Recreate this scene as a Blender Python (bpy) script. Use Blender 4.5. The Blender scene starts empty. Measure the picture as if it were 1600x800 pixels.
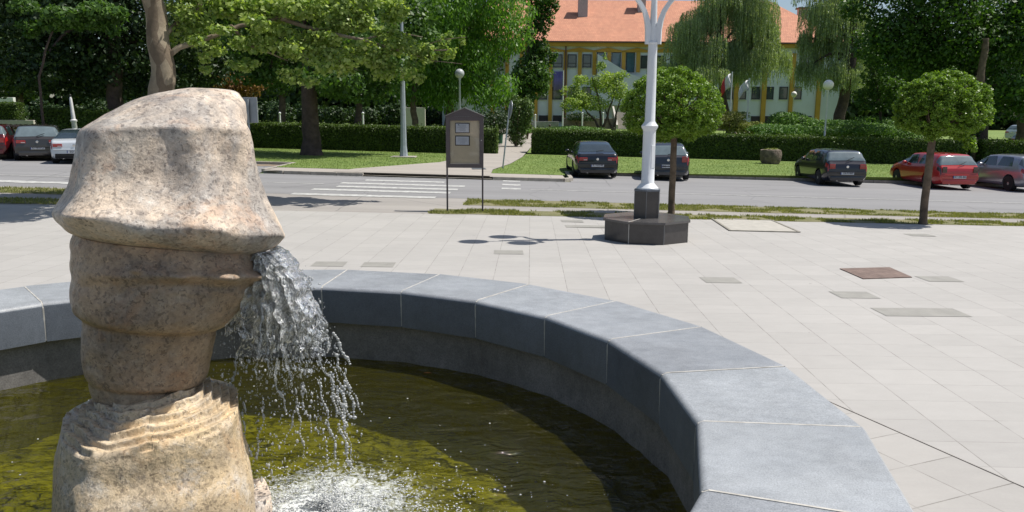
import bpy, bmesh, math, random
import numpy as np
from mathutils import Vector, Matrix, noise, Euler
random.seed(7); rng = np.random.default_rng(7)
sc = bpy.context.scene
C = sc.collection
R = math.radians

# ------------------------------------------------------------------ camera, light, exposure
FPX = 1217.0; PITCH = .1749; ROLL = .007; EYE = 2.2
cd = bpy.data.cameras.new('camera'); cam = bpy.data.objects.new('camera', cd); C.objects.link(cam)
cd.sensor_width = 36; cd.lens = 36*FPX/1600; cd.clip_start = .05; cd.clip_end = 2000
cam.location = (0, 0, EYE)
cam.rotation_euler = (Matrix.Rotation(math.pi/2-PITCH, 3, 'X') @ Matrix.Rotation(ROLL, 3, 'Z')).to_euler()
sc.camera = cam
SUN_EL = R(61.5); SUN_AZ = R(80)          # azimuth from +Y towards +X
w = bpy.data.worlds.new('World'); sc.world = w; w.use_nodes = True
nt = w.node_tree; bg = nt.nodes['Background']
sky = nt.nodes.new('ShaderNodeTexSky'); sky.sky_type = 'NISHITA'; sky.sun_disc = False
sky.sun_elevation = SUN_EL; sky.sun_rotation = SUN_AZ; sky.air_density = 1.0; sky.dust_density = 1.4
nt.links.new(sky.outputs[0], bg.inputs[0]); bg.inputs[1].default_value = .09
sd = bpy.data.lights.new('sun', 'SUN'); sun = bpy.data.objects.new('sun', sd); C.objects.link(sun)
sd.energy = 4.9; sd.angle = R(.53); sd.color = (1, .955, .88)
to_sun = Vector((math.sin(SUN_AZ)*math.cos(SUN_EL), math.cos(SUN_AZ)*math.cos(SUN_EL), math.sin(SUN_EL)))
sun.rotation_euler = to_sun.to_track_quat('Z', 'Y').to_euler(); sun.location = (20, 0, 30)
sc.view_settings.view_transform = 'Standard'; sc.view_settings.look = 'None'
sc.view_settings.exposure = .2; sc.view_settings.gamma = 1
sc.render.engine = 'CYCLES'
sc.cycles.max_bounces = 8; sc.cycles.transparent_max_bounces = 16; sc.cycles.transmission_bounces = 6
sc.cycles.diffuse_bounces = 3; sc.cycles.glossy_bounces = 3
sc.cycles.caustics_reflective = False; sc.cycles.caustics_refractive = False

# ------------------------------------------------------------------ terrain height and surveying helpers
def ss(a, b, t):
    t = min(1, max(0, (t-a)/(b-a))); return t*t*(3-2*t)
def zg(x, y):
    xx = max(-30, min(30, x))
    s = ss(9, 24, y)*(1-.6*ss(45, 75, y))
    return s*(-.1-.021*xx)+1.15*ss(47, 86, y)
def ray(u, v):
    a = u-800; b = v-400
    cr, sr = math.cos(ROLL), math.sin(ROLL)
    px = cr*a+sr*b; py = -sr*a+cr*b
    c, s = math.cos(PITCH), math.sin(PITCH)
    X = px/FPX; U = -py/FPX
    return Vector((X, c+U*s, -s+U*c))
def G(u, v):                                # where a sight line meets the ground
    d = ray(u, v); t = 1.
    while t < 400:
        if EYE+d.z*t < zg(d.x*t, d.y*t):
            a = t/1.01; b = t
            for _ in range(30):
                m = (a+b)/2
                if EYE+d.z*m < zg(d.x*m, d.y*m): b = m
                else: a = m
            return Vector((d.x*b, d.y*b, zg(d.x*b, d.y*b)))
        t *= 1.01
def P(u, v, Y):
    d = ray(u, v); t = Y/d.y; return Vector((d.x*t, Y, EYE+d.z*t))
def atz(u, v, z):
    d = ray(u, v); t = (z-EYE)/d.z; return Vector((d.x*t, d.y*t, z))
def proj(p):
    z = p[2]-EYE; c, s = math.cos(PITCH), math.sin(PITCH)
    d = p[1]*c-z*s; q = z*c+p[1]*s
    px = FPX*p[0]/d; py = -FPX*q/d
    cr, sr = math.cos(ROLL), math.sin(ROLL)
    return 800+cr*px-sr*py, 400+sr*px+cr*py

# ------------------------------------------------------------------ materials
MATS = {}
def nodes(name):
    m = bpy.data.materials.new(name); m.use_nodes = True
    n = m.node_tree; b = n.nodes['Principled BSDF']
    return m, n, b
def N(n, t, **kw):
    x = n.nodes.new('ShaderNode'+t)
    for k, v in kw.items():
        if k.startswith('i_'):
            key = k[2:]
            x.inputs[int(key) if key.isdigit() else key].default_value = v
        else: setattr(x, k, v)
    return x
def ramp(n, src, stops):
    r = N(n, 'ValToRGB'); e = r.color_ramp.elements
    while len(e) < len(stops): e.new(.5)
    for i, (p, c) in enumerate(stops):
        e[i].position = p; e[i].color = (*c, 1) if len(c) == 3 else c
    n.links.new(src, r.inputs[0]); return r.outputs[0]
def mathn(n, op, a, b=None, c=None):
    x = N(n, 'Math', operation=op)
    for i, q in enumerate((a, b, c)):
        if q is None: continue
        if isinstance(q, (int, float)): x.inputs[i].default_value = q
        else: n.links.new(q, x.inputs[i])
    return x.outputs[0]
def mixc(n, f, a, b, mode='MIX'):
    x = N(n, 'MixRGB', blend_type=mode)
    for i, q in enumerate((f, a, b)):
        if isinstance(q, (int, float)): x.inputs[i].default_value = q
        elif isinstance(q, tuple): x.inputs[i].default_value = (*q, 1)
        else: n.links.new(q, x.inputs[i])
    return x.outputs[0]
def tex(n, scale, detail=4, rough=.55, coord=None, stretch=None, dist=0):
    t = N(n, 'TexNoise', i_Scale=scale, i_Detail=detail, i_Roughness=rough, i_Distortion=dist)
    src = coord
    if src is None:
        src = N(n, 'TexCoord').outputs['Object']
    if stretch:
        mp = N(n, 'Mapping'); mp.inputs['Scale'].default_value = stretch
        n.links.new(src, mp.inputs[0]); src = mp.outputs[0]
    n.links.new(src, t.inputs['Vector']); return t.outputs[0]
def bump(n, b, h, strength=.3, dist=.02):
    x = N(n, 'Bump', i_Strength=strength, i_Distance=dist); n.links.new(h, x.inputs['Height'])
    n.links.new(x.outputs[0], b.inputs['Normal'])
def mat(name, col, rough=.6, var=.12, scale=6, bumps=0, metal=0, coat=0, spec=.5, bscale=None, bdist=.01):
    if name in MATS: return MATS[name]
    m, n, b = nodes(name)
    t = tex(n, scale)
    lo = tuple(c*(1-var) for c in col); hi = tuple(min(1, c*(1+var)) for c in col)
    n.links.new(ramp(n, t, [(.3, lo), (.7, hi)]), b.inputs['Base Color'])
    b.inputs['Roughness'].default_value = rough; b.inputs['Metallic'].default_value = metal
    b.inputs['Coat Weight'].default_value = coat; b.inputs['Specular IOR Level'].default_value = spec
    b.inputs['Coat Roughness'].default_value = .04
    if bumps: bump(n, b, tex(n, bscale or scale*5), bumps, bdist)
    MATS[name] = m; return m
def leafmat(name, c1, c2, trans=.35, rough=.5, big=.5, spec=.35):
    if name in MATS: return MATS[name]
    m, n, b = nodes(name)
    g = N(n, 'NewGeometry')
    rnd = g.outputs['Random Per Island']
    t = tex(n, big, 3)
    f = mathn(n, 'ADD', mathn(n, 'MULTIPLY', rnd, .6), mathn(n, 'MULTIPLY', t, .5))
    col = ramp(n, f, [(.2, c1), (.85, c2)])
    n.links.new(col, b.inputs['Base Color']); b.inputs['Roughness'].default_value = rough
    b.inputs['Specular IOR Level'].default_value = spec
    tr = N(n, 'BsdfTranslucent'); 
    n.links.new(mixc(n, 1, col, (1.5, 1.6, .5), 'MULTIPLY'), tr.inputs[0])
    mx = N(n, 'MixShader', i_0=trans); n.links.new(b.outputs[0], mx.inputs[1]); n.links.new(tr.outputs[0], mx.inputs[2])
    n.links.new(mx.outputs[0], n.nodes['Material Output'].inputs[0])
    MATS[name] = m; return m

# ------------------------------------------------------------------ object helpers
def tag(o, label=None, cat=None, group=None, kind=None):
    if label: o['label'] = label
    if cat: o['category'] = cat
    if group: o['group'] = group
    if kind: o['kind'] = kind
    return o
def empty(name, loc, label=None, cat=None, group=None, rz=0):
    o = bpy.data.objects.new(name, None); C.objects.link(o); o.location = loc; o.rotation_euler = (0, 0, rz)
    o.empty_display_size = .2
    return tag(o, label, cat, group)
def link(name, me, m, parent=None, smooth=True):
    o = bpy.data.objects.new(name, me); C.objects.link(o)
    for q in (m if isinstance(m, (list, tuple)) else [m]): me.materials.append(q)
    if smooth: me.polygons.foreach_set('use_smooth', [True]*len(me.polygons))
    if parent: o.parent = parent
    return o
def npmesh(name, V, F4):
    me = bpy.data.meshes.new(name); V = np.asarray(V, np.float32).reshape(-1, 3); F4 = np.asarray(F4, np.int32)
    k = F4.shape[1]
    me.vertices.add(len(V)); me.vertices.foreach_set('co', V.ravel())
    me.loops.add(F4.size); me.loops.foreach_set('vertex_index', F4.ravel())
    me.polygons.add(len(F4)); me.polygons.foreach_set('loop_start', np.arange(0, F4.size, k, dtype=np.int32))
    me.polygons.foreach_set('loop_total', np.full(len(F4), k, np.int32))
    me.update(calc_edges=True); return me
class MB:
    def __init__(s): s.b = bmesh.new()
    def box(s, c, d, rz=0, rx=0, ry=0, bev=0):
        r = bmesh.ops.create_cube(s.b, size=1)
        M = Matrix.Translation(c) @ Euler((rx, ry, rz)).to_matrix().to_4x4() @ Matrix.Diagonal((*d, 1))
        bmesh.ops.transform(s.b, matrix=M, verts=r['verts'])
        if bev:
            es = list({e for v in r['verts'] for e in v.link_edges})
            bmesh.ops.bevel(s.b, geom=es, offset=bev, segments=2, affect='EDGES', profile=.5)
        return s
    def tube(s, pts, rads, n=12, cap=True):
        pts = [Vector(p) for p in pts]; rings = []
        if isinstance(rads, (int, float)): rads = [rads]*len(pts)
        for i, p in enumerate(pts):
            t = (pts[min(i+1, len(pts)-1)]-pts[max(i-1, 0)]).normalized()
            a = t.cross(Vector((0, 1, 0)) if abs(t.y) < .9 else Vector((1, 0, 0))).normalized(); c = t.cross(a)
            rings.append([s.b.verts.new(p+(a*math.cos(2*math.pi*k/n)+c*math.sin(2*math.pi*k/n))*rads[i]) for k in range(n)])
        for i in range(len(rings)-1):
            for k in range(n):
                s.b.faces.new((rings[i][k], rings[i][(k+1) % n], rings[i+1][(k+1) % n], rings[i+1][k]))
        if cap: s.b.faces.new(rings[0][::-1]); s.b.faces.new(rings[-1])
        return s
    def lathe(s, prof, c=(0, 0, 0), n=24, rot=0):
        c = Vector(c); rings = []
        for r, z in prof:
            rings.append([s.b.verts.new(c+Vector((r*math.cos(rot+2*math.pi*k/n), r*math.sin(rot+2*math.pi*k/n), z))) for k in range(n)])
        for i in range(len(rings)-1):
            for k in range(n):
                s.b.faces.new((rings[i][k], rings[i][(k+1) % n], rings[i+1][(k+1) % n], rings[i+1][k]))
        s.b.faces.new(rings[0][::-1]); s.b.faces.new(rings[-1]); return s
    def ball(s, c, r, sub=2, sc=(1, 1, 1)):
        q = bmesh.ops.create_icosphere(s.b, subdivisions=sub, radius=r)
        bmesh.ops.transform(s.b, matrix=Matrix.Translation(c) @ Matrix.Diagonal((*sc, 1)), verts=q['verts']); return s
    def prism(s, poly, ext):
        a = [s.b.verts.new(Vector(p)) for p in poly]; e = Vector(ext); c = [s.b.verts.new(Vector(p)+e) for p in poly]
        n = len(a); s.b.faces.new(a); s.b.faces.new(c[::-1])
        for i in range(n): s.b.faces.new((a[i], c[i], c[(i+1) % n], a[(i+1) % n]))
        return s
    def quad(s, *p): s.b.faces.new([s.b.verts.new(Vector(q)) for q in p]); return s
    def make(s, name, m, parent=None, smooth=False):
        bmesh.ops.recalc_face_normals(s.b, faces=s.b.faces)
        me = bpy.data.meshes.new(name); s.b.to_mesh(me); s.b.free()
        o = link(name, me, m, parent, smooth)
        if smooth:
            try: me.set_sharp_from_angle(angle=R(40))
            except Exception: pass
        return o
def copy_tree(o, parent=None):
    c = o.copy(); C.objects.link(c)
    if parent: c.parent = parent
    for ch in list(o.children): copy_tree(ch, c)
    return c

# ------------------------------------------------------------------ ground sheets
def sheet(name, x0, x1, ya, yb, m, off=0, dx=1.0, dy=1.0, noisy=0, kind='structure'):
    """strip between y=ya(x) and y=yb(x) draped on the terrain"""
    fa = ya if callable(ya) else (lambda x: ya); fb = yb if callable(yb) else (lambda x: yb)
    nx = max(2, int((x1-x0)/dx)+1); ym = (fb((x0+x1)/2)-fa((x0+x1)/2)); ny = max(2, int(ym/dy)+1)
    V = []; 
    for i in range(nx+1):
        x = x0+(x1-x0)*i/nx; a, b = fa(x), fb(x)
        if noisy:
            a += noisy*noise.noise(Vector((x*1.7, 3.1, off*90))); b += noisy*noise.noise(Vector((x*1.7, 9.1, off*90)))
        for j in range(ny+1):
            y = a+(b-a)*j/ny; V.append((x, y, zg(x, y)+off))
    F = [(i*(ny+1)+j, (i+1)*(ny+1)+j, (i+1)*(ny+1)+j+1, i*(ny+1)+j+1) for i in range(nx) for j in range(ny)]
    return tag(link(name, npmesh(name, V, F), m), kind=kind)

def tilemat(name, sx, sy, ang, base, rowk=.55):
    m, n, b = nodes(name)
    co = N(n, 'TexCoord').outputs['Object']
    mp = N(n, 'Mapping'); mp.inputs['Rotation'].default_value = (0, 0, ang); n.links.new(co, mp.inputs[0])
    # slight wobble so that joints are not ruled lines
    wob = tex(n, .9, 2, coord=co)
    sep = N(n, 'SeparateXYZ'); n.links.new(mp.outputs[0], sep.inputs[0])
    wv = mathn(n, 'MULTIPLY', mathn(n, 'SUBTRACT', wob, .5), .012)
    u = mathn(n, 'DIVIDE', mathn(n, 'ADD', sep.outputs[0], wv), sx)
    v = mathn(n, 'DIVIDE', mathn(n, 'ADD', sep.outputs[1], wv), sy)
    def joint(q, size, width):
        f = mathn(n, 'FRACT', q); d = mathn(n, 'ABSOLUTE', mathn(n, 'SUBTRACT', f, .5))
        return mathn(n, 'GREATER_THAN', d, .5-width/size/2)
    cell = N(n, 'CombineXYZ'); n.links.new(mathn(n, 'FLOOR', u), cell.inputs[0]); n.links.new(mathn(n, 'FLOOR', v), cell.inputs[1])
    wn = N(n, 'TexWhiteNoise', noise_dimensions='3D'); n.links.new(cell.outputs[0], wn.inputs[0])
    big = tex(n, .35, 5, .6, coord=co); fine = tex(n, 60, 3, .7, coord=co); mid = tex(n, 3.5, 5, .65, coord=co, stretch=(1, 2.2, 1))
    f = mathn(n, 'ADD', mathn(n, 'MULTIPLY', wn.outputs[0], .15), mathn(n, 'MULTIPLY', big, .5))
    f = mathn(n, 'ADD', f, mathn(n, 'MULTIPLY', mid, .35)); f = mathn(n, 'ADD', f, mathn(n, 'MULTIPLY', fine, .22))
    col = ramp(n, f, [(.25, tuple(c*.80 for c in base)), (.85, tuple(c*1.10 for c in base))])
    spots = N(n, 'TexVoronoi', i_Scale=1.6); n.links.new(co, spots.inputs['Vector'])
    sp = mathn(n, 'LESS_THAN', spots.outputs['Distance'], .03)
    col = mixc(n, mathn(n, 'MULTIPLY', sp, .45), col, (.12, .11, .1))
    dirt = ramp(n, tex(n, 5, 3, coord=co), [(.35, (.25, .25, .25)), (.65, (1, 1, 1))])
    jx = mathn(n, 'MULTIPLY', joint(u, sx, .009), .75); jy = mathn(n, 'MULTIPLY', joint(v, sy, .009), rowk)
    j = mathn(n, 'MULTIPLY', mathn(n, 'MAXIMUM', jx, jy), dirt)
    col = mixc(n, j, col, (.13, .12, .105))
    n.links.new(col, b.inputs['Base Color']); b.inputs['Roughness'].default_value = .78
    bump(n, b, mathn(n, 'SUBTRACT', mathn(n, 'MULTIPLY', fine, .3), j), .35, .004)
    return m
M_plaza = tilemat('paving', .5, .4, R(1.3), (.378, .364, .346), .4)
M_plaza2 = tilemat('paving_turned', .42, .42, R(-22.8), (.368, .352, .332), .9)
def asphalt(name, col, tracks=False):
    m, n, b = nodes(name); co = N(n, 'TexCoord').outputs['Object']
    f = mathn(n, 'ADD', mathn(n, 'MULTIPLY', tex(n, .5, 5, .6, co, (.25, 1.6, 1)), .8), mathn(n, 'MULTIPLY', tex(n, 70, 2, .7, co), .35))
    c = ramp(n, f, [(.3, tuple(q*.78 for q in col)), (.85, tuple(q*1.2 for q in col))])
    cr = N(n, 'TexVoronoi', feature='DISTANCE_TO_EDGE', i_Scale=.28)
    n.links.new(mixc(n, .12, co, N(n, 'TexNoise', i_Scale=3.).outputs['Color']), cr.inputs['Vector'])
    k = mathn(n, 'LESS_THAN', cr.outputs['Distance'], .003)
    c = mixc(n, mathn(n, 'MULTIPLY', k, .45), c, (.09, .09, .09))
    n.links.new(c, b.inputs['Base Color']); b.inputs['Roughness'].default_value = .85
    bump(n, b, tex(n, 120, 2, .7, co), .3, .004); return m
M_road = asphalt('asphalt', (.225, .222, .225)); M_walk = asphalt('old_asphalt', (.30, .28, .26)); M_pave = asphalt('pavement', (.34, .31, .275))
def grassmat(name, c1, c2, c3):
    m, n, b = nodes(name); co = N(n, 'TexCoord').outputs['Object']
    f = mathn(n, 'ADD', mathn(n, 'MULTIPLY', tex(n, .6, 5, .6, co), .6), mathn(n, 'MULTIPLY', tex(n, 14, 4, .75, co), .5))
    n.links.new(ramp(n, f, [(.35, c1), (.55, c2), (.75, c3)]), b.inputs['Base Color']); b.inputs['Roughness'].default_value = .9
    bump(n, b, tex(n, 40, 3, .8, co), .8, .03); return m
M_lawn = grassmat('lawn', (.085, .14, .022), (.14, .21, .04), (.22, .27, .08))
M_verge = grassmat('verge_grass', (.10, .12, .04), (.19, .18, .08), (.30, .26, .17))
M_earth = mat('earth', (.22, .17, .12), .95, .3, 3, .5)
M_white_paint = mat('road_paint', (.43, .43, .415), .75, .3, 7)
M_kerb = mat('kerb_concrete', (.34, .31, .27), .85, .2, 5, .4, bscale=40)

CX, CY = -1.2897*1.7, 2.6412*1.7
RO, RI = 2.4741*1.7, 1.9199*1.7
PH = 1.7542; DL = math.pi/12
# near plaza with the basin's hole
b = bmesh.new(); n_ = 96
outer = [(-45, -14), (45, -14), (45, 9), (-45, 9)]
ov = [b.verts.new((x, y, 0)) for x, y in outer]; iv = [b.verts.new((CX+3.95*math.cos(2*math.pi*k/n_), CY+3.95*math.sin(2*math.pi*k/n_), 0)) for k in range(n_)]
es = [b.edges.new((ov[i], ov[(i+1) % 4])) for i in range(4)]+[b.edges.new((iv[i], iv[(i+1) % n_])) for i in range(n_)]
bmesh.ops.triangle_fill(b, edges=es, use_beauty=True)
bmesh.ops.recalc_face_normals(b, faces=b.faces)
me = bpy.data.meshes.new('plaza'); b.to_mesh(me); b.free()
tag(link('plaza', me, M_plaza, smooth=False), kind='structure')
sheet('plaza_far', -45, 45, 9, 18.34, M_plaza, 0, 1.5, .6)
poly = [(2.0, 7.0), (2.62, 5.66), (3.14, 4.42), (4.7, .7), (5.5, -1.2), (1.2, -1.2)]
arc = [(CX+4.08*math.cos(a), CY+4.08*math.sin(a)) for a in np.linspace(R(-30), R(38), 14)]
b = bmesh.new(); b.faces.new([b.verts.new((x, y, .004)) for x, y in poly+arc])
me = bpy.data.meshes.new('plaza_turned'); b.to_mesh(me); b.free()
tag(link('plaza_turned_paving', me, M_plaza2, smooth=False), kind='structure')
b = MB()
for (xa_, ya_), (xb_, yb_) in (((2.3, 6.4), (2.62, 5.66)), ((2.62, 5.66), (3.14, 4.42)), ((3.14, 4.42), (4.7, .7))):
    L_j = math.hypot(xb_-xa_, yb_-ya_); b.box(((xa_+xb_)/2, (ya_+yb_)/2, .006), (L_j, .007, .004), rz=math.atan2(yb_-ya_, xb_-xa_))
tag(b.make('paving_joint', mat('joint_dirt', (.17, .155, .14), .9, .4, 8)), kind='structure')
# everything beyond: base terrain
sheet('ground', -170, 170, 18.3, 150, M_lawn, -.02, 5, 2)
sheet('ground_far', -600, 600, 150, 900, M_lawn, -.02, 60, 60)
sheet('footway', -60, 60, 18.34, 22.2, M_walk, 0, 1.5, 1)
LX, RX = -45, 45
sheet('verge_inner', -1.95, RX, 18.36, 19.42, M_verge, .006, .3, .5, .1)
sheet('verge_inner_far', LX, -7.2, 18.6, 19.6, M_verge, .006, .3, .5, .1)
sheet('verge_outer', -1.25, RX, lambda x: 20.42, lambda x: 22.12, M_verge, .006, .3, .6, .1)
sheet('verge_outer_far', LX, -6.9, 20.6, 21.9, M_verge, .006, .3, .6, .1)
sheet('road', -80, 80, 22.2, 29.35, M_road, .002, 1.5, 1)
sheet('parking_bay', 2.2, 80, 29.35, 33.45, M_road, .002, 1.5, 1)
sheet('parking_bay_far', -80, -9.6, 29.35, 34.4, M_road, .002, 1.5, 1)
# pavement in front of the lawns, paths
def left_edge(x): return 29.4
sheet('pavement', -9.4, 2.0, 29.4, 31.3, M_pave, .11, .8, .6)
# path between lawns, opening funnel-wise at the road
V = []; F = []
L_ = [(-6.9, 29.42), (-6.3, 31.5), (-3.5, 37.5), (-2.4, 45), (-1.1, 57), (-1.5, 70), (-2.2, 88)]
R_ = [(-.85, 29.42), (-.84, 33.2), (-.1, 38), (.55, 45), (1.3, 56), (1.9, 70), (2.2, 88)]
for k in range(len(L_)):
    for t in range(5):
        x = L_[k][0]+(R_[k][0]-L_[k][0])*t/4; y = L_[k][1]+(R_[k][1]-L_[k][1])*t/4; V.append((x, y, zg(x, y)+.14))
for k in range(len(L_)-1):
    for t in range(4): F.append((k*5+t, k*5+t+1, (k+1)*5+t+1, (k+1)*5+t))
# refine path to follow terrain
tag(link('path', npmesh('path', V, F), M_pave), kind='structure')
def lawn(name, pts_l, pts_r, ys, off=.12):
    V = []; F = []; nt_ = 24
    for y in ys:
        xl = np.interp(y, [p[1] for p in pts_l], [p[0] for p in pts_l]); xr = np.interp(y, [p[1] for p in pts_r], [p[0] for p in pts_r])
        for t in range(nt_+1):
            x = xl+(xr-xl)*t/nt_; V.append((x, y, zg(x, y)+off))
    for k in range(len(ys)-1):
        for t in range(nt_): F.append((k*(nt_+1)+t, k*(nt_+1)+t+1, (k+1)*(nt_+1)+t+1, (k+1)*(nt_+1)+t))
    return tag(link(name, npmesh(name, V, F), M_lawn), kind='structure')
lawn('lawn_across_road', [(-9.6, 31.1), (-9.6, 34.5), (-9.6, 90)], L_, list(np.arange(31.3, 90, 1.2)))
lawn('lawn_beside_path', R_, [(2.1, 31.3), (2.2, 33.6), (60, 33.62), (60, 90)], [31.3, 32.3, 33.3, 33.62]+list(np.arange(34.5, 90, 1.2)))
lawn('lawn_behind_bay', [(-80, 34), (-80, 90)], [(-9.6, 34), (-9.6, 90)], list(np.arange(34.5, 90, 1.2)))
V = []
# kerbs: real steps
def kerb(name, pts, m=M_kerb, wd=.16, h=.13):
    mb = MB(); full = []
    for a, c in zip(pts[:-1], pts[1:]):
        a = Vector(a); c = Vector(c); L = (c-a).length; k = max(1, int(L/1.0))
        for i in range(k):
            p = a.lerp(c, i/k); q = a.lerp(c, (i+1)/k); d = (q-p); mid = (p+q)/2
            mb.box((mid.x, mid.y, zg(mid.x, mid.y)+h/2-.03), (d.length-.012, wd, h+.06), rz=math.atan2(d.y, d.x), ry=-math.atan2(zg(q.x, q.y)-zg(p.x, p.y), d.length), bev=.012)
    return tag(mb.make(name, m), kind='structure')
kerb('kerb', [(-9.5, 29.9), (-8.6, 29.4), (-5.6, 29.32)])
kerb('kerb_bay', [(-.75, 29.32), (1.9, 29.36), (2.25, 30.0), (2.3, 33.5), (60, 33.5)])
kerb('kerb_bay_far', [(-60, 34.45), (-9.6, 34.45), (-9.55, 29.95)])
sheet('kerb_dropped', -5.6, -.75, 29.28, 29.42, M_kerb, .05, .6, .2)
sheet('bare_earth', -14, -9.7, 33.2, 34.3, M_earth, .012, .6, .4, .3)
# painted markings
mk = [(LX, RX, 25.55, 25.67)]
sheet('centre_line', -45, -6.2, 25.52, 25.65, M_white_paint, .010, 1, .1)
sheet('centre_line', .6, 45, 25.6, 25.72, M_white_paint, .010, 1, .1)
for i, (vv, x0, x1) in enumerate([(283, -5.2, -2.4), (288.5, -5.75, -1.6), (294, -5.6, -1.75), (299.5, -6.1, -1.9), (307.5, -6.3, -2.2)]):
    y = G(620, vv).y
    sheet('crossing_stripe', x0, x1, y-.26, y+.26, M_white_paint, .010, .3, .2, .05)
for vv in (283.2, 289, 295):
    y = G(797, vv).y; sheet('crossing_stripe', -.36, .28, y-.3, y+.25, M_white_paint, .010, .3, .2, .04)
sheet('arrow_marking', -16.3, -12.5, 23.2, 23.75, M_white_paint, .010, .4, .2, .25)
sheet('edge_line', -1.0, 2.0, 29.12, 29.22, M_white_paint, .010, .5, .1)
sheet('edge_line', -8, -2, 29.02, 29.12, M_white_paint, .010, .5, .1)
# dark replaced slabs
M_slab = mat('dark_slab', (.27, .262, .24), .8, .1, 5, .2, bscale=60)
for (u0, v0, ncol, d) in [(772, 397, 1, 0), (1104, 442, 1, 0), (1315, 466, 1, 0), (1385, 494, 2, 0), (1452, 440, 1, 0), (1426, 369, 1, 0), (878, 347, 1, 0), (885, 355.5, 2, 0), (485, 416, 1, 0), (563, 417, 1, 0)]:
    p = G(u0, v0); a = -R(1.3)
    uu = math.floor((p.x*math.cos(a)+p.y*math.sin(-a))/.5)
    q = MB(); 
    X0 = p.x; Y0 = p.y
    q.quad((X0, Y0, zg(X0, Y0)+.004), (X0+.49*ncol, Y0-.01, zg(X0, Y0)+.004), (X0+.49*ncol-.01, Y0+.385, zg(X0, Y0+.385)+.004), (X0-.01, Y0+.39, zg(X0, Y0+.385)+.004))
    tag(q.make('dark_slab', M_slab), kind='structure')

# ------------------------------------------------------------------ leaves
def leaves(name, centers, radii, n, size, m, parent=None, shell=.55, up=.35, aspect=.62, droop=0, squash=1.0, trunc=None, kind=None, sizevar=.45):
    """n leaf faces spread through ellipsoidal clumps"""
    centers = np.asarray(centers, float); radii = np.asarray(radii, float)
    if radii.ndim == 1: radii = np.stack([radii, radii, radii*squash], 1)
    wgt = (radii[:, 0]*radii[:, 1]*radii[:, 2])**(.75); wgt /= wgt.sum()
    idx = rng.choice(len(centers), n, p=wgt)
    d = rng.normal(size=(n, 3)); d /= np.linalg.norm(d, axis=1)[:, None]
    r = rng.random(n)**(1/3.); r = shell+(1-shell)*r; r *= (1+.12*rng.normal(size=n))
    c = centers[idx]+d*radii[idx]*r[:, None]
    nrm = d*.7+rng.normal(size=(n, 3))*.6+np.array([0, 0, up]); nrm /= np.linalg.norm(nrm, axis=1)[:, None]
    t = rng.normal(size=(n, 3))+np.array([0, 0, -droop]); t -= nrm*(t*nrm).sum(1)[:, None]; t /= np.linalg.norm(t, axis=1)[:, None]
    if droop: t[:, 2] -= droop*.4; t /= np.linalg.norm(t, axis=1)[:, None]
    bb = np.cross(nrm, t); s = size*(1+sizevar*rng.uniform(-1, 1, n))[:, None]
    fold = nrm*s*.12
    V = np.stack([c-t*s*.5, c+bb*s*aspect*.5-fold, c+t*s*.5, c-bb*s*aspect*.5-fold], 1)
    if trunc is not None: V = V[trunc(c)]
    k = len(V); F = np.arange(k*4).reshape(-1, 4)
    o = link(name, npmesh(name, V, F), m, parent, smooth=False)
    if kind: o['kind'] = kind
    return o
def clumps(lobes, per=9, rr=(.35, .55), squash=.8):
    cs, rs = [], []
    for (c, r) in lobes:
        r = np.asarray(r if hasattr(r, '__len__') else (r, r, r*squash), float)
        for _ in range(per):
            d = rng.normal(size=3); d /= np.linalg.norm(d)
            cs.append(np.asarray(c)+d*r*rng.uniform(.35, .8)); q = rng.uniform(*rr); rs.append(r*q)
        cs.append(np.asarray(c)); rs.append(r*.6)
    return cs, rs
M_bark = mat('bark', (.13, .095, .065), .9, .45, 4, .8, bscale=14, bdist=.03)
M_bark_dark = mat('dark_bark', (.085, .06, .05), .95, .4, 3, 1, bscale=9, bdist=.05)
def planebark():
    m, n, b = nodes('plane_bark'); co = N(n, 'TexCoord').outputs['Object']
    v = N(n, 'TexVoronoi', i_Scale=5.5); mp = N(n, 'Mapping'); mp.inputs['Scale'].default_value = (1, 1, .45)
    n.links.new(mixc(n, .2, co, N(n, 'TexNoise', i_Scale=4.).outputs['Color']), mp.inputs[0]); n.links.new(mp.outputs[0], v.inputs['Vector'])
    bw = N(n, 'RGBToBW'); n.links.new(v.outputs['Color'], bw.inputs[0])
    c = ramp(n, bw.outputs[0], [(.2, (.15, .115, .08)), (.5, (.19, .145, .10)), (.8, (.30, .25, .18))])
    n.links.new(mixc(n, .5, c, ramp(n, tex(n, 9, 5, .7, co), [(.3, (.5, .5, .5)), (.7, (1.1, 1.1, 1.1))]), 'MULTIPLY'), b.inputs['Base Color'])
    b.inputs['Roughness'].default_value = .85; bump(n, b, tex(n, 12, 5, .7, co), .7, .02); return m
M_planebark = planebark()
def limb(pts, r0, r1, wob=.03, sub=5):
    out = []; pts = [Vector(p) for p in pts]
    for i in range(len(pts)-1):
        for k in range(sub):
            p = pts[i].lerp(pts[i+1], k/sub)
            out.append(p+Vector((noise.noise(p*1.3), noise.noise(p*1.3+Vector((9, 0, 0))), 0))*wob*4)
    out[0] = pts[0]; out.append(pts[-1]); n = len(out)
    return out, [r0+(r1-r0)*(i/(n-1))**.8 for i in range(n)]
def trunk_mesh(root, base, pts, r, m, name='trunk', flare=1.35, n=12):
    mb = MB(); P_, R__ = limb(pts, r, r*.55)
    R__[0] *= flare
    if len(R__) > 1: R__[1] *= 1+(flare-1)*.3
    mb.tube([p-base for p in P_], R__, n)
    return mb, P_
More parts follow.
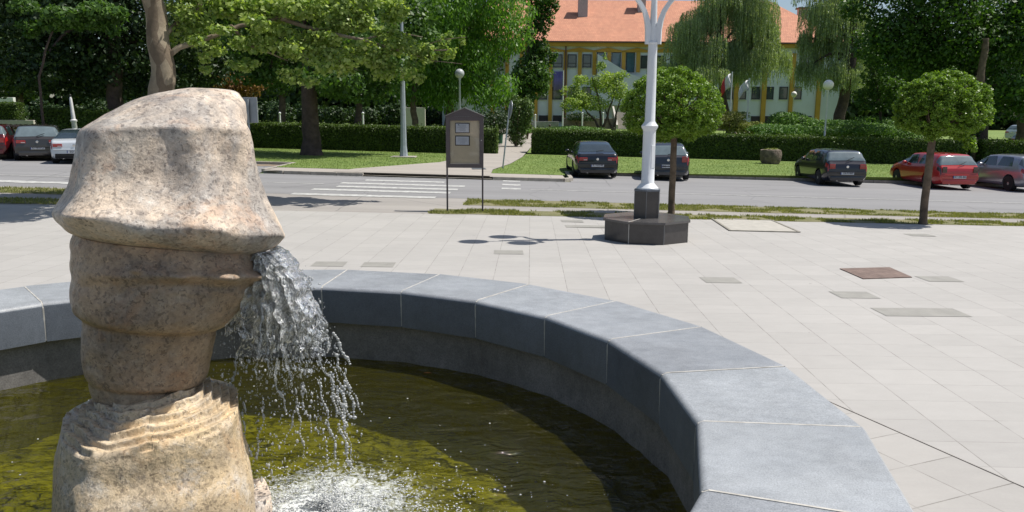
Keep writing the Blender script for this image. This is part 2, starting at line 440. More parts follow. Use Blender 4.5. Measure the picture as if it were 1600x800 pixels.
def tree(name, base, pts, r, lobes, nleaf, size, lm, bm, label, cat='tree', group=None, per=9, branches=True, **kw):
    """lobes in world coordinates; thing at the trunk's foot"""
    base = Vector(base); root = empty(name, base, label, cat, group)
    mb, P_ = trunk_mesh(root, base, pts, r, bm)
    if branches:
        for (c, rr) in lobes:
            k = random.randrange(max(1, len(P_)//2), len(P_)); c = Vector(c)
            a = P_[k]; mid = a.lerp(c, .5)+Vector((0, 0, .25))
            q, rd = limb([a, mid, c], r*.34, r*.08, .08, 3); mb.tube([p-base for p in q], rd, 7, cap=False)
    mb.make('trunk', bm, root, True)
    cs, rs = clumps([((Vector(c)-base), rr) for c, rr in lobes], per=per)
    leaves('crown', cs, rs, nleaf, size, lm, root, **kw)
    return root

LM_plane = leafmat('plane_leaf', (.11, .20, .035), (.40, .48, .17), .38, .42, .8)
LM_dark = leafmat('chestnut_leaf', (.013, .030, .010), (.045, .085, .022), .2, .5, .4)
LM_mid = leafmat('linden_leaf', (.03, .075, .015), (.10, .19, .035), .3, .5, .4)
LM_ash = leafmat('ash_leaf', (.06, .15, .02), (.17, .33, .045), .35, .45, .4)
LM_maple = leafmat('maple_leaf', (.022, .06, .012), (.08, .17, .022), .3, .5, .4)
LM_willow = leafmat('willow_leaf', (.17, .23, .12), (.38, .46, .26), .3, .5, .35)
LM_globe = leafmat('globe_leaf', (.07, .145, .018), (.22, .34, .045), .32, .42, 1.5)
LM_young = leafmat('young_leaf', (.14, .22, .04), (.34, .44, .12), .35, .5, .6)
LM_hedge = leafmat('hedge_leaf', (.03, .06, .012), (.11, .17, .03), .25, .5, 1.2)
LM_jun = leafmat('juniper_leaf', (.05, .12, .025), (.15, .27, .06), .2, .6, .9)
LM_juny = leafmat('golden_juniper_leaf', (.12, .15, .03), (.26, .28, .07), .2, .6, .9)
LM_red = leafmat('copper_leaf', (.13, .07, .02), (.28, .16, .06), .3, .5, 1)
LM_grass = leafmat('grass_blade', (.09, .145, .03), (.23, .28, .09), .3, .6, .6)
LM_vgrass = leafmat('verge_blade', (.12, .15, .04), (.32, .31, .12), .3, .6, .6)
M_core = mat('hedge_twigs', (.02, .03, .01), .9, .4, 6)

def blades(name, xs, ys, n, h, m, off, label, ok=None):
    x = rng.uniform(*xs, n); y = rng.uniform(*ys, n)
    if ok is not None:
        k = np.array([ok(a, c) for a, c in zip(x, y)]); x = x[k]; y = y[k]
    n = len(x); z = np.array([zg(a, c) for a, c in zip(x, y)])+off
    a = rng.uniform(0, 2*np.pi, n); hh = h*rng.uniform(.5, 1.5, n); wd = hh*.22
    lean = rng.normal(size=(n, 2))*.35*hh[:, None]
    p = np.stack([x, y, z], 1); dx = np.stack([np.cos(a)*wd, np.sin(a)*wd, 0*a], 1)
    tip = p+np.stack([lean[:, 0], lean[:, 1], hh], 1)
    V = np.stack([p-dx, p+dx, tip], 1); F = np.arange(3*n).reshape(-1, 3)
    return tag(link(name, npmesh(name, V, F), m, smooth=False), label, 'grass', kind='stuff')
nz = lambda a, c, s=1.: noise.noise(Vector((a*s, c*s, .3)))
blades('verge_grass', (-2, 16), (18.36, 19.42), 26000, .05, LM_vgrass, 0, 'thin grass strip along the far edge of the paved square', lambda a, c: nz(a, c, 2.) > -.02)
blades('verge_grass', (-1.3, 16), (20.4, 22.1), 30000, .045, LM_vgrass, 0, 'dry grass verge along the near side of the road', lambda a, c: nz(a, c, 1.6) > -.12)
blades('verge_grass', (-16, -7), (18.55, 21.9), 16000, .05, LM_vgrass, 0, 'grass strips at the left edge behind the stone sculpture', lambda a, c: c < 19.6 or c > 20.6)
def xl(y): return np.interp(y, [p[1] for p in L_], [p[0] for p in L_])
def xr(y): return np.interp(y, [p[1] for p in R_], [p[0] for p in R_])
blades('lawn_grass', (-16, -2), (31.3, 47), 40000, .05, LM_grass, .1, 'lawn grass under the chestnut tree across the road', lambda a, c: a < xl(c)-.05 and (a > -9.5 or c > 34.5))
blades('lawn_grass', (-.7, 32), (31.4, 48), 70000, .05, LM_grass, .1, 'lawn grass behind the parked cars right of the path', lambda a, c: a > xr(c)+.05 and (a < 2.2 or c > 33.6))

# ------------------------------------------------------------------ fountain basin
def granite(name, col, rough=.5, sp=120, blotch=(.75, 1.2), spec=.5):
    m, n, b = nodes(name); co = N(n, 'TexCoord').outputs['Object']
    f = mathn(n, 'ADD', mathn(n, 'MULTIPLY', tex(n, 1.4, 6, .65, co), .6), mathn(n, 'MULTIPLY', tex(n, 9, 5, .7, co, (1, 1.6, 1)), .4))
    c = ramp(n, f, [(.33, tuple(q*blotch[0] for q in col)), (.66, tuple(q*blotch[1] for q in col))])
    g = ramp(n, tex(n, sp, 2, .8, co), [(.32, (.6, .6, .6)), (.5, (1, 1, 1)), (.7, (1.35, 1.35, 1.35))])
    c = mixc(n, .7, c, g, 'MULTIPLY')
    oi = N(n, 'ObjectInfo'); c = mixc(n, 1, c, ramp(n, oi.outputs['Random'], [(0, (.84, .84, .85)), (1, (1.12, 1.12, 1.1))]), 'MULTIPLY')
    n.links.new(c, b.inputs['Base Color'])
    rr = ramp(n, tex(n, 3, 5, .7, co), [(.3, (rough*.8,)*3), (.7, (min(1, rough*1.25),)*3)]); n.links.new(rr, b.inputs['Roughness'])
    b.inputs['Specular IOR Level'].default_value = spec
    bump(n, b, tex(n, sp, 2, .7, co), .12, .003); return m
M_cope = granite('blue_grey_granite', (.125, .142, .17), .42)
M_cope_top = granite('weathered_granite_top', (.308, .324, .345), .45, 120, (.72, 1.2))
M_mortar = mat('mortar', (.46, .44, .4), .9, .25, 12, .3)
M_wall = granite('rough_granite', (.19, .18, .17), .75, 70, (.6, 1.4))
H_RIM = .5; LIP = .37; WZ = -.265
basin = empty('fountain_basin', (CX, CY, 0), 'large round basin with bluish grey granite coping around the pool', 'fountain')
prof_n = 6
def prof(inner_r, outer_r):
    pr = []
    pr.append((inner_r+.0, H_RIM-LIP))
    pr.append((inner_r-.0, H_RIM-.045))
    for a in np.linspace(0, math.pi/2, 6)[1:]:
        pr.append((inner_r+.045-.045*math.cos(a), H_RIM-.045+.045*math.sin(a)))
    pr.append((outer_r-.02, H_RIM)); pr.append((outer_r, H_RIM-.02)); pr.append((outer_r, .0)); return pr
for k in range(24):
    a0 = PH-DL*k; a1 = PH-DL*(k+1)
    bm_ = bmesh.new(); pr = prof(RI, RO); cols = []
    gap = .0045
    hj = random.uniform(-.003, .003)
    for a, sgn in ((a0, 1), (a1, -1)):
        d = Vector((math.cos(a), math.sin(a), 0)); tng = Vector((math.sin(a), -math.cos(a), 0))*sgn*gap
        cols.append([bm_.verts.new(d*r+tng+Vector((0, 0, z+(hj if z > .3 else 0)))) for r, z in pr])
    nn = len(pr)
    for i in range(nn): bm_.faces.new((cols[0][i], cols[0][(i+1) % nn], cols[1][(i+1) % nn], cols[1][i]))
    bm_.faces.new(cols[0]); bm_.faces.new(cols[1][::-1]); bmesh.ops.recalc_face_normals(bm_, faces=bm_.faces)
    me = bpy.data.meshes.new('coping_stone'); bm_.to_mesh(me); bm_.free()
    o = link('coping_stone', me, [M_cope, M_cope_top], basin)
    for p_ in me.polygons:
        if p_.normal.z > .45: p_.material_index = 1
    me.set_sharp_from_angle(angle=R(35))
# mortar joints: slightly proud irregular beads
for k in range(24):
    mj = MB()
    a = PH-DL*k; d = Vector((math.cos(a), math.sin(a), 0)); t = Vector((-d.y, d.x, 0))
    pr = [(RI+.003, H_RIM-LIP+.01), (RI-.002, H_RIM-.05), (RI+.011, H_RIM-.014), (RI+.045, H_RIM+.0015), (RO-.03, H_RIM+.0015), (RO-.03, H_RIM-.05), (RI+.08, H_RIM-.05), (RI+.05, H_RIM-LIP+.01)]
    mj.prism([(d*r+Vector((0, 0, z))-t*.0065) for r, z in pr], t*.013)
    mj.make('mortar_joint', M_mortar, basin)
def ringwall(name, r0, r1, z0, z1, m, parent, n=24):
    mb = MB(); rings = []
    for (r, z) in ((r0, z0), (r0, z1), (r1, z1), (r1, z0)):
        rings.append([mb.b.verts.new((r*math.cos(PH-2*math.pi*k/n), r*math.sin(PH-2*math.pi*k/n), z)) for k in range(n)])
    for i in range(4):
        for k in range(n): mb.b.faces.new((rings[i][k], rings[i][(k+1) % n], rings[(i+1) % 4][(k+1) % n], rings[(i+1) % 4][k]))
    return mb.make(name, m, parent)
ringwall('inner_wall', RI+.09, RO-.15, -1.4, H_RIM-LIP-.004, M_wall, basin)
ringwall('outer_wall', RI+.3, RO-.04, -.1, -.002, M_wall, basin)
def floormat():
    m, n, b = nodes('algae_floor'); co = N(n, 'TexCoord').outputs['Object']
    c = ramp(n, tex(n, 1.7, 8, .7, co, dist=1.2), [(.3, (.05, .05, .006)), (.48, (.28, .255, .014)), (.7, (.52, .46, .035))])
    n.links.new(c, b.inputs['Base Color']); b.inputs['Roughness'].default_value = .9; return m
V = []; F = []
for i in range(61):
    for k in range(120):
        r = (RI+.2)*i/60; a = 2*math.pi*k/120; x, y = r*math.cos(a), r*math.sin(a)
        V.append((x, y, -.82+.09*noise.fractal(Vector((x*1.6, y*1.6, 0)), .9, 2, 4)))
for i in range(60):
    for k in range(120): F.append((i*120+k, (i+1)*120+k, (i+1)*120+(k+1) % 120, i*120+(k+1) % 120))
link('basin_floor', npmesh('basin_floor', V, F), floormat(), basin)

# water surface
IMP = atz(470, 800, WZ); IMP = Vector((IMP.x-CX, IMP.y-CY, 0))
def watermat():
    m, n, b = nodes('pool_water'); co = N(n, 'TexCoord').outputs['Object']
    n.nodes.remove(b)
    gl = N(n, 'BsdfGlossy'); gl.inputs['Roughness'].default_value = .03
    tr = N(n, 'BsdfTransparent'); tr.inputs[0].default_value = (.70, .72, .26, 1)
    df = N(n, 'BsdfDiffuse'); df.inputs[0].default_value = (.075, .07, .010, 1)
    m0 = N(n, 'MixShader', i_0=.22); n.links.new(tr.outputs[0], m0.inputs[1]); n.links.new(df.outputs[0], m0.inputs[2])
    fr = N(n, 'Fresnel', i_IOR=1.5)
    m1 = N(n, 'MixShader'); n.links.new(fr.outputs[0], m1.inputs[0]); n.links.new(m0.outputs[0], m1.inputs[1]); n.links.new(gl.outputs[0], m1.inputs[2])
    # foam near the falling water
    vd = N(n, 'VectorMath', operation='DISTANCE'); n.links.new(co, vd.inputs[0]); vd.inputs[1].default_value = (IMP.x+.12, IMP.y, 0)
    fall = mathn(n, 'SUBTRACT', 1.0, mathn(n, 'DIVIDE', vd.outputs['Value'], 1.25))
    ft = tex(n, 16, 7, .75, co, dist=1.2)
    foam = mathn(n, 'MULTIPLY', mathn(n, 'SUBTRACT', mathn(n, 'ADD', mathn(n, 'MULTIPLY', fall, .62), mathn(n, 'MULTIPLY', ft, 1.0)), .72), 5.); foam = N(n, 'Clamp'); 
    src = mathn(n, 'MULTIPLY', mathn(n, 'SUBTRACT', mathn(n, 'ADD', mathn(n, 'MULTIPLY', fall, .62), ft), .80), 4.5); n.links.new(src, foam.inputs[0])
    wd = N(n, 'BsdfDiffuse'); wd.inputs[0].default_value = (.72, .75, .74, 1)
    m2 = N(n, 'MixShader'); n.links.new(mathn(n, 'MULTIPLY', foam.outputs[0], .85), m2.inputs[0]); n.links.new(m1.outputs[0], m2.inputs[1]); n.links.new(wd.outputs[0], m2.inputs[2])
    n.links.new(m2.outputs[0], n.nodes['Material Output'].inputs[0])
    bp = N(n, 'Bump', i_Strength=1.0, i_Distance=.045)
    h = mathn(n, 'ADD', mathn(n, 'ADD', tex(n, 5, 3, .5, co, (1, 1.8, 1), .6), mathn(n, 'MULTIPLY', tex(n, 1.8, 2, .5, co, (1, 2.2, 1), 1.0), 2.2)), mathn(n, 'MULTIPLY', tex(n, 19, 3, .55, co, (1, 1.6, 1), .5), .3))
    n.links.new(h, bp.inputs['Height'])
    for q in (gl, fr): n.links.new(bp.outputs[0], q.inputs['Normal'])
    return m
V = []; F = []; nr, na = 90, 160
for i in range(nr+1):
    r = (RI+.1)*i/nr
    for k in range(na):
        a = 2*math.pi*k/na; x, y = r*math.cos(a), r*math.sin(a)
        d = math.hypot(x-IMP.x, y-IMP.y)
        z = .014*math.exp(-d*.55)*math.sin(d*17)+.012*noise.noise(Vector((x*3, y*5, 0)))+.006*noise.noise(Vector((x*9, y*12, 2)))
        if d < .55: z += .03*(1-d/.55)*noise.noise(Vector((x*22, y*22, 5)))+.012*(1-d/.55)
        V.append((x, y, z))
for i in range(nr):
    for k in range(na): F.append((i*na+k, (i+1)*na+k, (i+1)*na+(k+1) % na, i*na+(k+1) % na))
wtr = link('pool_water', npmesh('pool_water', V, F), watermat()); wtr.location = (CX, CY, WZ); tag(wtr, kind='structure')

# ------------------------------------------------------------------ stone sculpture
def stonemat(name, warm=0, dark=1.0, tint=(1, 1, 1)):
    m, n, b = nodes(name); co = N(n, 'TexCoord').outputs['Object']
    base = ramp(n, tex(n, 1.8, 5, .6, co, dist=.4), [(.3, (.55, .455, .37)), (.5, (.64, .52, .40)), (.7, (.69, .60, .49))]) if not warm else ramp(n, tex(n, 1.8, 5, .6, co, dist=.4), [(.3, (.50, .38, .23)), (.5, (.64, .49, .30)), (.7, (.68, .56, .40))])
    st = ramp(n, tex(n, 1.5, 9, .62, co, (1, 1, .8), 1.1), [(.45, (0, 0, 0)), (.58, (1, 1, 1))])
    c = mixc(n, mathn(n, 'MULTIPLY', st, .7 if not warm else .3), base, (.21, .205, .205))
    pk = ramp(n, tex(n, 2.6, 9, .7, co, dist=.5), [(.52, (0, 0, 0)), (.62, (1, 1, 1))])
    c = mixc(n, mathn(n, 'MULTIPLY', pk, .55), c, (.56, .37, .25) if not warm else (.54, .33, .16))
    wv = ramp(n, tex(n, 5, 12, .85, co, dist=.3), [(.50, (0, 0, 0)), (.64, (1, 1, 1))])
    c = mixc(n, mathn(n, 'MULTIPLY', wv, .6), c, (.68, .655, .61))
    dk = ramp(n, tex(n, 7, 12, .85, co, (1, 1, .7), .8), [(.56, (0, 0, 0)), (.66, (1, 1, 1))])
    c = mixc(n, mathn(n, 'MULTIPLY', dk, .75), c, (.06, .058, .065))
    fs = ramp(n, tex(n, 48, 4, .8, co), [(.34, (.3, .28, .28)), (.40, (.95, .95, .95)), (.6, (1, 1, 1)), (.72, (1.2, 1.2, 1.2))])
    c = mixc(n, .85, c, fs, 'MULTIPLY')
    vo = N(n, 'TexVoronoi', i_Scale=70, i_Randomness=1.); n.links.new(mixc(n, .06, co, N(n, 'TexNoise', i_Scale=30.).outputs['Color']), vo.inputs['Vector'])
    bw = N(n, 'RGBToBW'); n.links.new(vo.outputs['Color'], bw.inputs[0])
    c = mixc(n, .75, c, ramp(n, bw.outputs[0], [(.18, (.5, .49, .5)), (.30, (.97, .96, .95)), (.6, (1.03, 1.03, 1.03)), (.8, (1.2, 1.19, 1.17))]), 'MULTIPLY')
    mott = ramp(n, tex(n, 11, 8, .8, co, (1, 1, .8), .6), [(.36, (.68, .67, .67)), (.48, (1, 1, 1)), (.64, (1.2, 1.2, 1.2))]); c = mixc(n, .7, c, mott, 'MULTIPLY')
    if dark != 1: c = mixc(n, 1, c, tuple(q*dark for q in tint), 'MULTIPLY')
    n.links.new(c, b.inputs['Base Color'])
    b.inputs['Roughness'].default_value = .55 if dark == 1 else .4; b.inputs['Specular IOR Level'].default_value = .45
    h = mathn(n, 'ADD', tex(n, 10, 9, .72, co), mathn(n, 'MULTIPLY', tex(n, 70, 3, .7, co), .10))
    bump(n, b, h, .55, .028); return m
M_stone = stonemat('pink_granite'); M_stone2 = stonemat('golden_granite', 1); M_stone3 = stonemat('shaded_wet_granite', 0, .68, (1, .87, .72))  # neck granite darkened for wet stone and for painted-in shade under the cap
SY = 4.49
E2 = Vector((CX, SY, 0)).normalized(); E1 = Vector((E2.y, -E2.x, 0)); DC = math.hypot(CX, SY)   # along and across the line of sight
def PV(u, v, D=DC):
    d = ray(u, v); t = D/(d.x*E2.x+d.y*E2.y); p = d*t; return Vector((p.x*E1.x+p.y*E1.y, D, EYE+p.z))
def toW(x, y, z): return Vector((E1.x*x+E2.x*y, E1.y*x+E2.y*y, z))
root = empty('stone_sculpture', (CX, SY, WZ-.4), 'tall mushroom shaped carved pink granite stone standing in the pool', 'sculpture')
def catmull(rows, t):
    n = len(rows); i = min(int(t), n-2); f = t-i
    p0, p1, p2, p3 = rows[max(i-1, 0)], rows[i], rows[i+1], rows[min(i+2, n-1)]
    return .5*((2*p1)+(-p0+p2)*f+(2*p0-5*p1+4*p2-p3)*f*f+(-p0+3*p1-3*p2+p3)*f**3)
def stone(name, rings, m, sub=6, na=220, pw=2.2, amp=.02, fr=2.2, bumps=(), close_top=True, Y=DC, smoothrows=True, seed=0, fine=.006):
    """rings: (Lu,Lv,Ru,Rv,depth,yshift,frontdrop) outline read at the plane through the stone's axis"""
    rows = []
    for (lu, lv, ru, rv, dep, ys, fd) in rings:
        a = PV(lu, lv, Y); c = PV(ru, rv, Y); rows.append(np.array([a.x, a.z, c.x, c.z, dep, ys, fd]))
    T = (len(rows)-1)*sub; V = []
    bp = bool(bumps)
    for k in range(T+1):
        t = k/sub; r = catmull(rows, min(t, len(rows)-1-1e-6)) if smoothrows else None
        xa, za, xb, zb, dep, ys, fd = r
        for j in range(na):
            th = 2*math.pi*j/na; c_, s_ = math.cos(th), math.sin(th)
            e = (abs(c_)**pw+abs(s_)**pw)**(-1/pw); c_ *= e; s_ *= e
            x = (xa+xb)/2+(xb-xa)/2*c_; z = (za+zb)/2+(zb-za)/2*c_; y = Y+ys+dep*s_
            if s_ < 0: z += fd*s_
            p = toW(x, y, z); q = p*fr+Vector((seed, 0, 0))
            nr_ = toW(c_/max(.05, (xb-xa)/2), s_/max(.05, dep), 0).normalized()
            d = amp*noise.fractal(q, .9, 2.1, 4)+fine*noise.fractal(q*7, .8, 2.1, 3)
            p += nr_*d+Vector((0, 0, d*.35))+nr_*shape(c_, s_, t, p)
            if bp and s_ < .25:
                uu, vv = proj(p)
                for (bu, bv, su, sv, h) in bumps_px(bumps):
                    g = math.exp(-((uu-bu)/su)**2-((vv-bv)/sv)**2); p += nr_*h*g
            V.append(p)
    F = []
    for k in range(T):
        for j in range(na): F.append((k*na+j, k*na+(j+1) % na, (k+1)*na+(j+1) % na, (k+1)*na+j))
    V = [v-Vector((CX, SY, WZ-.4)) for v in V]
    top = sum((Vector(v) for v in V[-na:]), Vector())/na; bot = sum((Vector(v) for v in V[:na]), Vector())/na
    V += [top, bot]; ti, bi = len(V)-2, len(V)-1
    bm_ = bmesh.new(); vs = [bm_.verts.new(v) for v in V]
    for f in F: bm_.faces.new([vs[i] for i in f])
    for j in range(na):
        bm_.faces.new((vs[T*na+j], vs[T*na+(j+1) % na], vs[ti])); bm_.faces.new((vs[(j+1) % na], vs[j], vs[bi]))
    bmesh.ops.recalc_face_normals(bm_, faces=bm_.faces)
    me = bpy.data.meshes.new(name); bm_.to_mesh(me); bm_.free()
    return link(name, me, m, root)
def bumps_px(b): return b
# (left u,v, right u,v, depth, y shift, front drop), from the underside of the cap up to its crown
head = [(150, 372, 380, 398, .30, 0, 0), (112, 364, 408, 392, .46, 0, -.04), (96, 352, 424, 385, .54, 0, -.06), (86, 342, 433, 376, .58, 0, -.075), (83, 335, 437, 369, .585, 0, -.075),
        (87, 326, 432, 357, .565, 0, -.06), (100, 303, 421, 330, .50, 0, -.03), (111, 268, 408, 292, .44, 0, -.01), (118, 238, 397, 250, .42, 0, -.02),
        (122, 218, 390, 222, .42, 0, -.03), (127, 206, 387, 207, .415, .0, -.035), (138, 199, 385, 197, .385, .02, -.035), (158, 186, 385, 187, .355, .04, -.02), (182, 170, 384, 175, .32, .055, 0),
        (210, 156, 382, 162, .27, .07, 0), (242, 145, 378, 152, .19, .09, 0), (268, 139.5, 373, 144, .14, .09, 0), (290, 137, 358, 140, .08, .09, 0), (308, 136.5, 335, 138, .02, .09, 0)]
neck = [(152, 655, 285, 640, .22, 0, 0), (147, 628, 293, 608, .235, 0, 0), (141, 606, 303, 603, .25, 0, 0), (139, 596, 306, 595, .255, 0, 0), (136, 591, 318, 590, .285, 0, .0), (131, 582, 324, 580, .295, 0, 0),
        (127, 562, 329, 562, .30, 0, 0), (124, 535, 334, 538, .31, 0, 0), (125, 512, 337, 518, .32, 0, 0), (126, 497, 338, 507, .325, 0, 0), (120, 490, 350, 502, .37, 0, .01), (111, 480, 360, 494, .405, 0, .02), (108, 466, 372, 480, .425, 0, .02),
        (108, 448, 388, 460, .432, 0, .0), (110, 434, 398, 446, .435, 0, 0), (109, 422, 405, 432, .45, 0, 0), (108, 410, 409, 420, .455, 0, 0), (109, 396, 410, 408, .44, 0, 0), (108, 380, 412, 398, .43, 0, 0), (112, 362, 412, 385, .42, 0, 0)]
def shape(c_, s_, t, p):
    if s_ > .2: return 0
    th = math.degrees(math.atan2(s_, c_)) % 360
    k = ss(1.5, 4, t)*(1-ss(9, 12, t))
    g = lambda a, w_: math.exp(-((th-a)/w_)**2)
    return k*(-.045*g(262, 20)-.03*g(303, 14)+.028*g(222, 12)+.022*g(283, 9)+.02*g(328, 12)-.03*g(200, 12))
stone('carved_cap', head, M_stone, amp=.018, fine=.003, pw=2.5, seed=3)
shape = lambda c_, s_, t, p: 0
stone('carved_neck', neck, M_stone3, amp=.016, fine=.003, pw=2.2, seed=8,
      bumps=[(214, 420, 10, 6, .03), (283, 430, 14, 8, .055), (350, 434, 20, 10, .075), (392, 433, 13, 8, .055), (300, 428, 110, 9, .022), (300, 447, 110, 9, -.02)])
# plinth: terraced top surface then steep sides
rings = []
NT = 10
inn_ = (185, 628, 280, 606, .17, .02, 0); out_ = (96, 668, 371, 617, .50, 0, .0)
sidew = [(76, 900, 398, 868, .76, 0, 0), (80, 840, 396, 812, .71, 0, 0), (83, 790, 393, 765, .66, 0, 0), (87, 730, 388, 706, .605, 0, 0), (91, 700, 379, 672, .54, 0, 0), (94, 680, 373, 632, .515, 0, 0)]
def lerp7(a, c, t): return tuple(x+(y-x)*t for x, y in zip(a, c))
top = []
for k in range(NT+1):
    t = k/NT; top.append(lerp7(out_, inn_, t))
rows = sidew+top
def plinth():
    Y = DC-.04; na = 300; V = []; rowz = []
    for (lu, lv, ru, rv, dep, ys, fd) in rows:
        a = PV(lu, lv, Y); c = PV(ru, rv, Y); rowz.append(np.array([a.x, a.z, c.x, c.z, dep, ys, fd]))
    ns = len(sidew); seq = []
    for i in range(ns): 
        for k in range(5):
            seq.append((catmull(rowz[:ns+1], i+k/5), 0))
    for i in range(NT):
        for k in range(22):
            f = k/22; seq.append((rowz[ns+i]*(1-f)+rowz[ns+i+1]*f, (i, f)))
    for r, stp in seq:
        xa, za, xb, zb, dep, ys, fd = r
        for j in range(na):
            th = 2*math.pi*j/na; c_, s_ = math.cos(th), math.sin(th); pw = 3.0 if stp == 0 else 2.6
            e = (abs(c_)**pw+abs(s_)**pw)**(-1/pw); c_ *= e; s_ *= e
            x = (xa+xb)/2+(xb-xa)/2*c_; z = (za+zb)/2+(zb-za)/2*c_; y = Y+ys+dep*s_
            if stp != 0:
                i, f = stp; base_t = (i+f)/NT
                # terraces: front of plinth falls away, each tread ends in a small riser, ragged edges
                rag = 1.1*noise.noise(Vector((th*1.5, 2, 1)))+.16*noise.noise(Vector((th*7, 7, 4)))+.05*noise.noise(Vector((th*19, 1, 3)))
                ph = base_t*7+rag; g = ph % 1.0; h = .048 if s_ < .25 else .006; h *= .75+.5*noise.noise(Vector((th*2, math.floor(ph)*3.3, 8)))
                z += h*(ss(0, .10, g)-g)*1.2
                if s_ < 0: z += -.05*(1-base_t)*(-s_)+.075*(base_t)
                else: z += .06*base_t
            else:
                if s_ < 0: z -= .05*(-s_)*(1 if za > .25 else max(0, (za+.3)/.55))
            p = toW(x, y, z); q = p*2.3+Vector((21, 0, 0))
            nr_ = toW(c_, s_*.8, 0).normalized()
            d = .018*noise.fractal(q, .9, 2.1, 4)+.004*noise.fractal(q*8, .8, 2.1, 3)
            p += nr_*d*(1 if stp == 0 else .3)
            V.append(p-Vector((CX, SY, WZ-.4)))
    T = len(seq); bm_ = bmesh.new(); vs = [bm_.verts.new(v) for v in V]
    for k in range(T-1):
        for j in range(na): bm_.faces.new((vs[k*na+j], vs[k*na+(j+1) % na], vs[(k+1)*na+(j+1) % na], vs[(k+1)*na+j]))
    bm_.faces.new(vs[(T-1)*na:T*na]); bm_.faces.new(vs[:na][::-1]); bmesh.ops.recalc_face_normals(bm_, faces=bm_.faces)
    me = bpy.data.meshes.new('plinth'); bm_.to_mesh(me); bm_.free()
    link('plinth', me, M_stone2, root)
plinth()
# rough slab under the plinth, awash
sl = [atz(412, 748, -.12), atz(424, 776, -.14), atz(340, 836, -.15), atz(120, 860, -.17), atz(110, 780, -.14)]
bm_ = bmesh.new()
lo = [bm_.verts.new(Vector((p.x, p.y, -1.3))-Vector((CX, SY, WZ-.4))) for p in sl]; hi = [bm_.verts.new(p-Vector((CX, SY, WZ-.4))) for p in sl]
bm_.faces.new(hi)
for i in range(len(sl)): bm_.faces.new((lo[i], lo[(i+1) % len(sl)], hi[(i+1) % len(sl)], hi[i]))
bmesh.ops.subdivide_edges(bm_, edges=bm_.edges, cuts=7, use_grid_fill=True)
bmesh.ops.triangulate(bm_, faces=bm_.faces)
for v in bm_.verts: v.co += Vector((noise.noise(v.co*7), noise.noise(v.co*7+Vector((5, 0, 0))), noise.noise(v.co*6+Vector((0, 9, 0)))))*.03
bmesh.ops.recalc_face_normals(bm_, faces=bm_.faces)
me = bpy.data.meshes.new('base_slab'); bm_.to_mesh(me); bm_.free(); link('base_slab', me, M_stone, root)

# ------------------------------------------------------------------ falling water
def clearwater(name, white=.12, streak=0):
    m, n, b = nodes(name); n.nodes.remove(b); co = N(n, 'TexCoord').outputs['Object']
    gl = N(n, 'BsdfGlossy'); gl.inputs['Roughness'].default_value = .14; gl.inputs[0].default_value = (.92, .9, .88, 1)
    t = N(n, 'BsdfTransparent'); t.inputs[0].default_value = (.93, .94, .93, 1)
    tl = N(n, 'BsdfDiffuse'); tl.inputs[0].default_value = (.86, .88, .88, 1)
    fr = N(n, 'Fresnel', i_IOR=1.45)
    m0 = N(n, 'MixShader', i_0=white); n.links.new(t.outputs[0], m0.inputs[1]); n.links.new(tl.outputs[0], m0.inputs[2])
    if streak:
        f = ramp(n, tex(n, 22, 5, .7, co, (1, 1, .45), 1.5), [(.52, (white*.5,)*3), (.66, (streak,)*3)]); n.links.new(f, m0.inputs[0])
    m1 = N(n, 'MixShader'); n.links.new(fr.outputs[0], m1.inputs[0]); n.links.new(m0.outputs[0], m1.inputs[1]); n.links.new(gl.outputs[0], m1.inputs[2])
    n.links.new(m1.outputs[0], n.nodes['Material Output'].inputs[0])
    return m
def curtainmat():
    m, n, b = nodes('sheet_water'); n.nodes.remove(b); co = N(n, 'TexCoord').outputs['Object']
    sep = N(n, 'SeparateXYZ'); n.links.new(co, sep.inputs[0])
    fall = mathn(n, 'DIVIDE', mathn(n, 'SUBTRACT', 1.52, sep.outputs[2]), 1.0)
    a = tex(n, 13, 7, .66, co, (1, 1, 1.1), 2.2); c = tex(n, 46, 3, .6, co, (1, 1, 1.2), 1.0)
    d = mathn(n, 'ADD', mathn(n, 'MULTIPLY', a, .75), mathn(n, 'MULTIPLY', c, .3))
    thr = mathn(n, 'ADD', .385, mathn(n, 'MULTIPLY', fall, .27))
    mask = N(n, 'Clamp'); n.links.new(mathn(n, 'MULTIPLY', mathn(n, 'SUBTRACT', d, thr), 26.), mask.inputs[0])
    gl = N(n, 'BsdfGlossy'); gl.inputs['Roughness'].default_value = .12; gl.inputs[0].default_value = (.95, .94, .93, 1)
    t = N(n, 'BsdfTransparent'); t.inputs[0].default_value = (.9, .91, .9, 1); t0 = N(n, 'BsdfTransparent')
    df = N(n, 'BsdfDiffuse'); df.inputs[0].default_value = (.85, .87, .87, 1)
    wf = ramp(n, tex(n, 30, 5, .7, co, (1, 1, .8), 1.4), [(.40, (.12,)*3), (.56, (.92,)*3)])
    m0 = N(n, 'MixShader'); n.links.new(wf, m0.inputs[0]); n.links.new(t.outputs[0], m0.inputs[1]); n.links.new(df.outputs[0], m0.inputs[2])
    bp = N(n, 'Bump', i_Strength=1.0, i_Distance=.03); n.links.new(d, bp.inputs['Height'])
    fr = N(n, 'Fresnel', i_IOR=1.5)
    for q in (gl, fr): n.links.new(bp.outputs[0], q.inputs['Normal'])
    m1 = N(n, 'MixShader'); n.links.new(fr.outputs[0], m1.inputs[0]); n.links.new(m0.outputs[0], m1.inputs[1]); n.links.new(gl.outputs[0], m1.inputs[2])
    m2 = N(n, 'MixShader'); n.links.new(mask.outputs[0], m2.inputs[0]); n.links.new(t0.outputs[0], m2.inputs[1]); n.links.new(m1.outputs[0], m2.inputs[2])
    n.links.new(m2.outputs[0], n.nodes['Material Output'].inputs[0]); return m
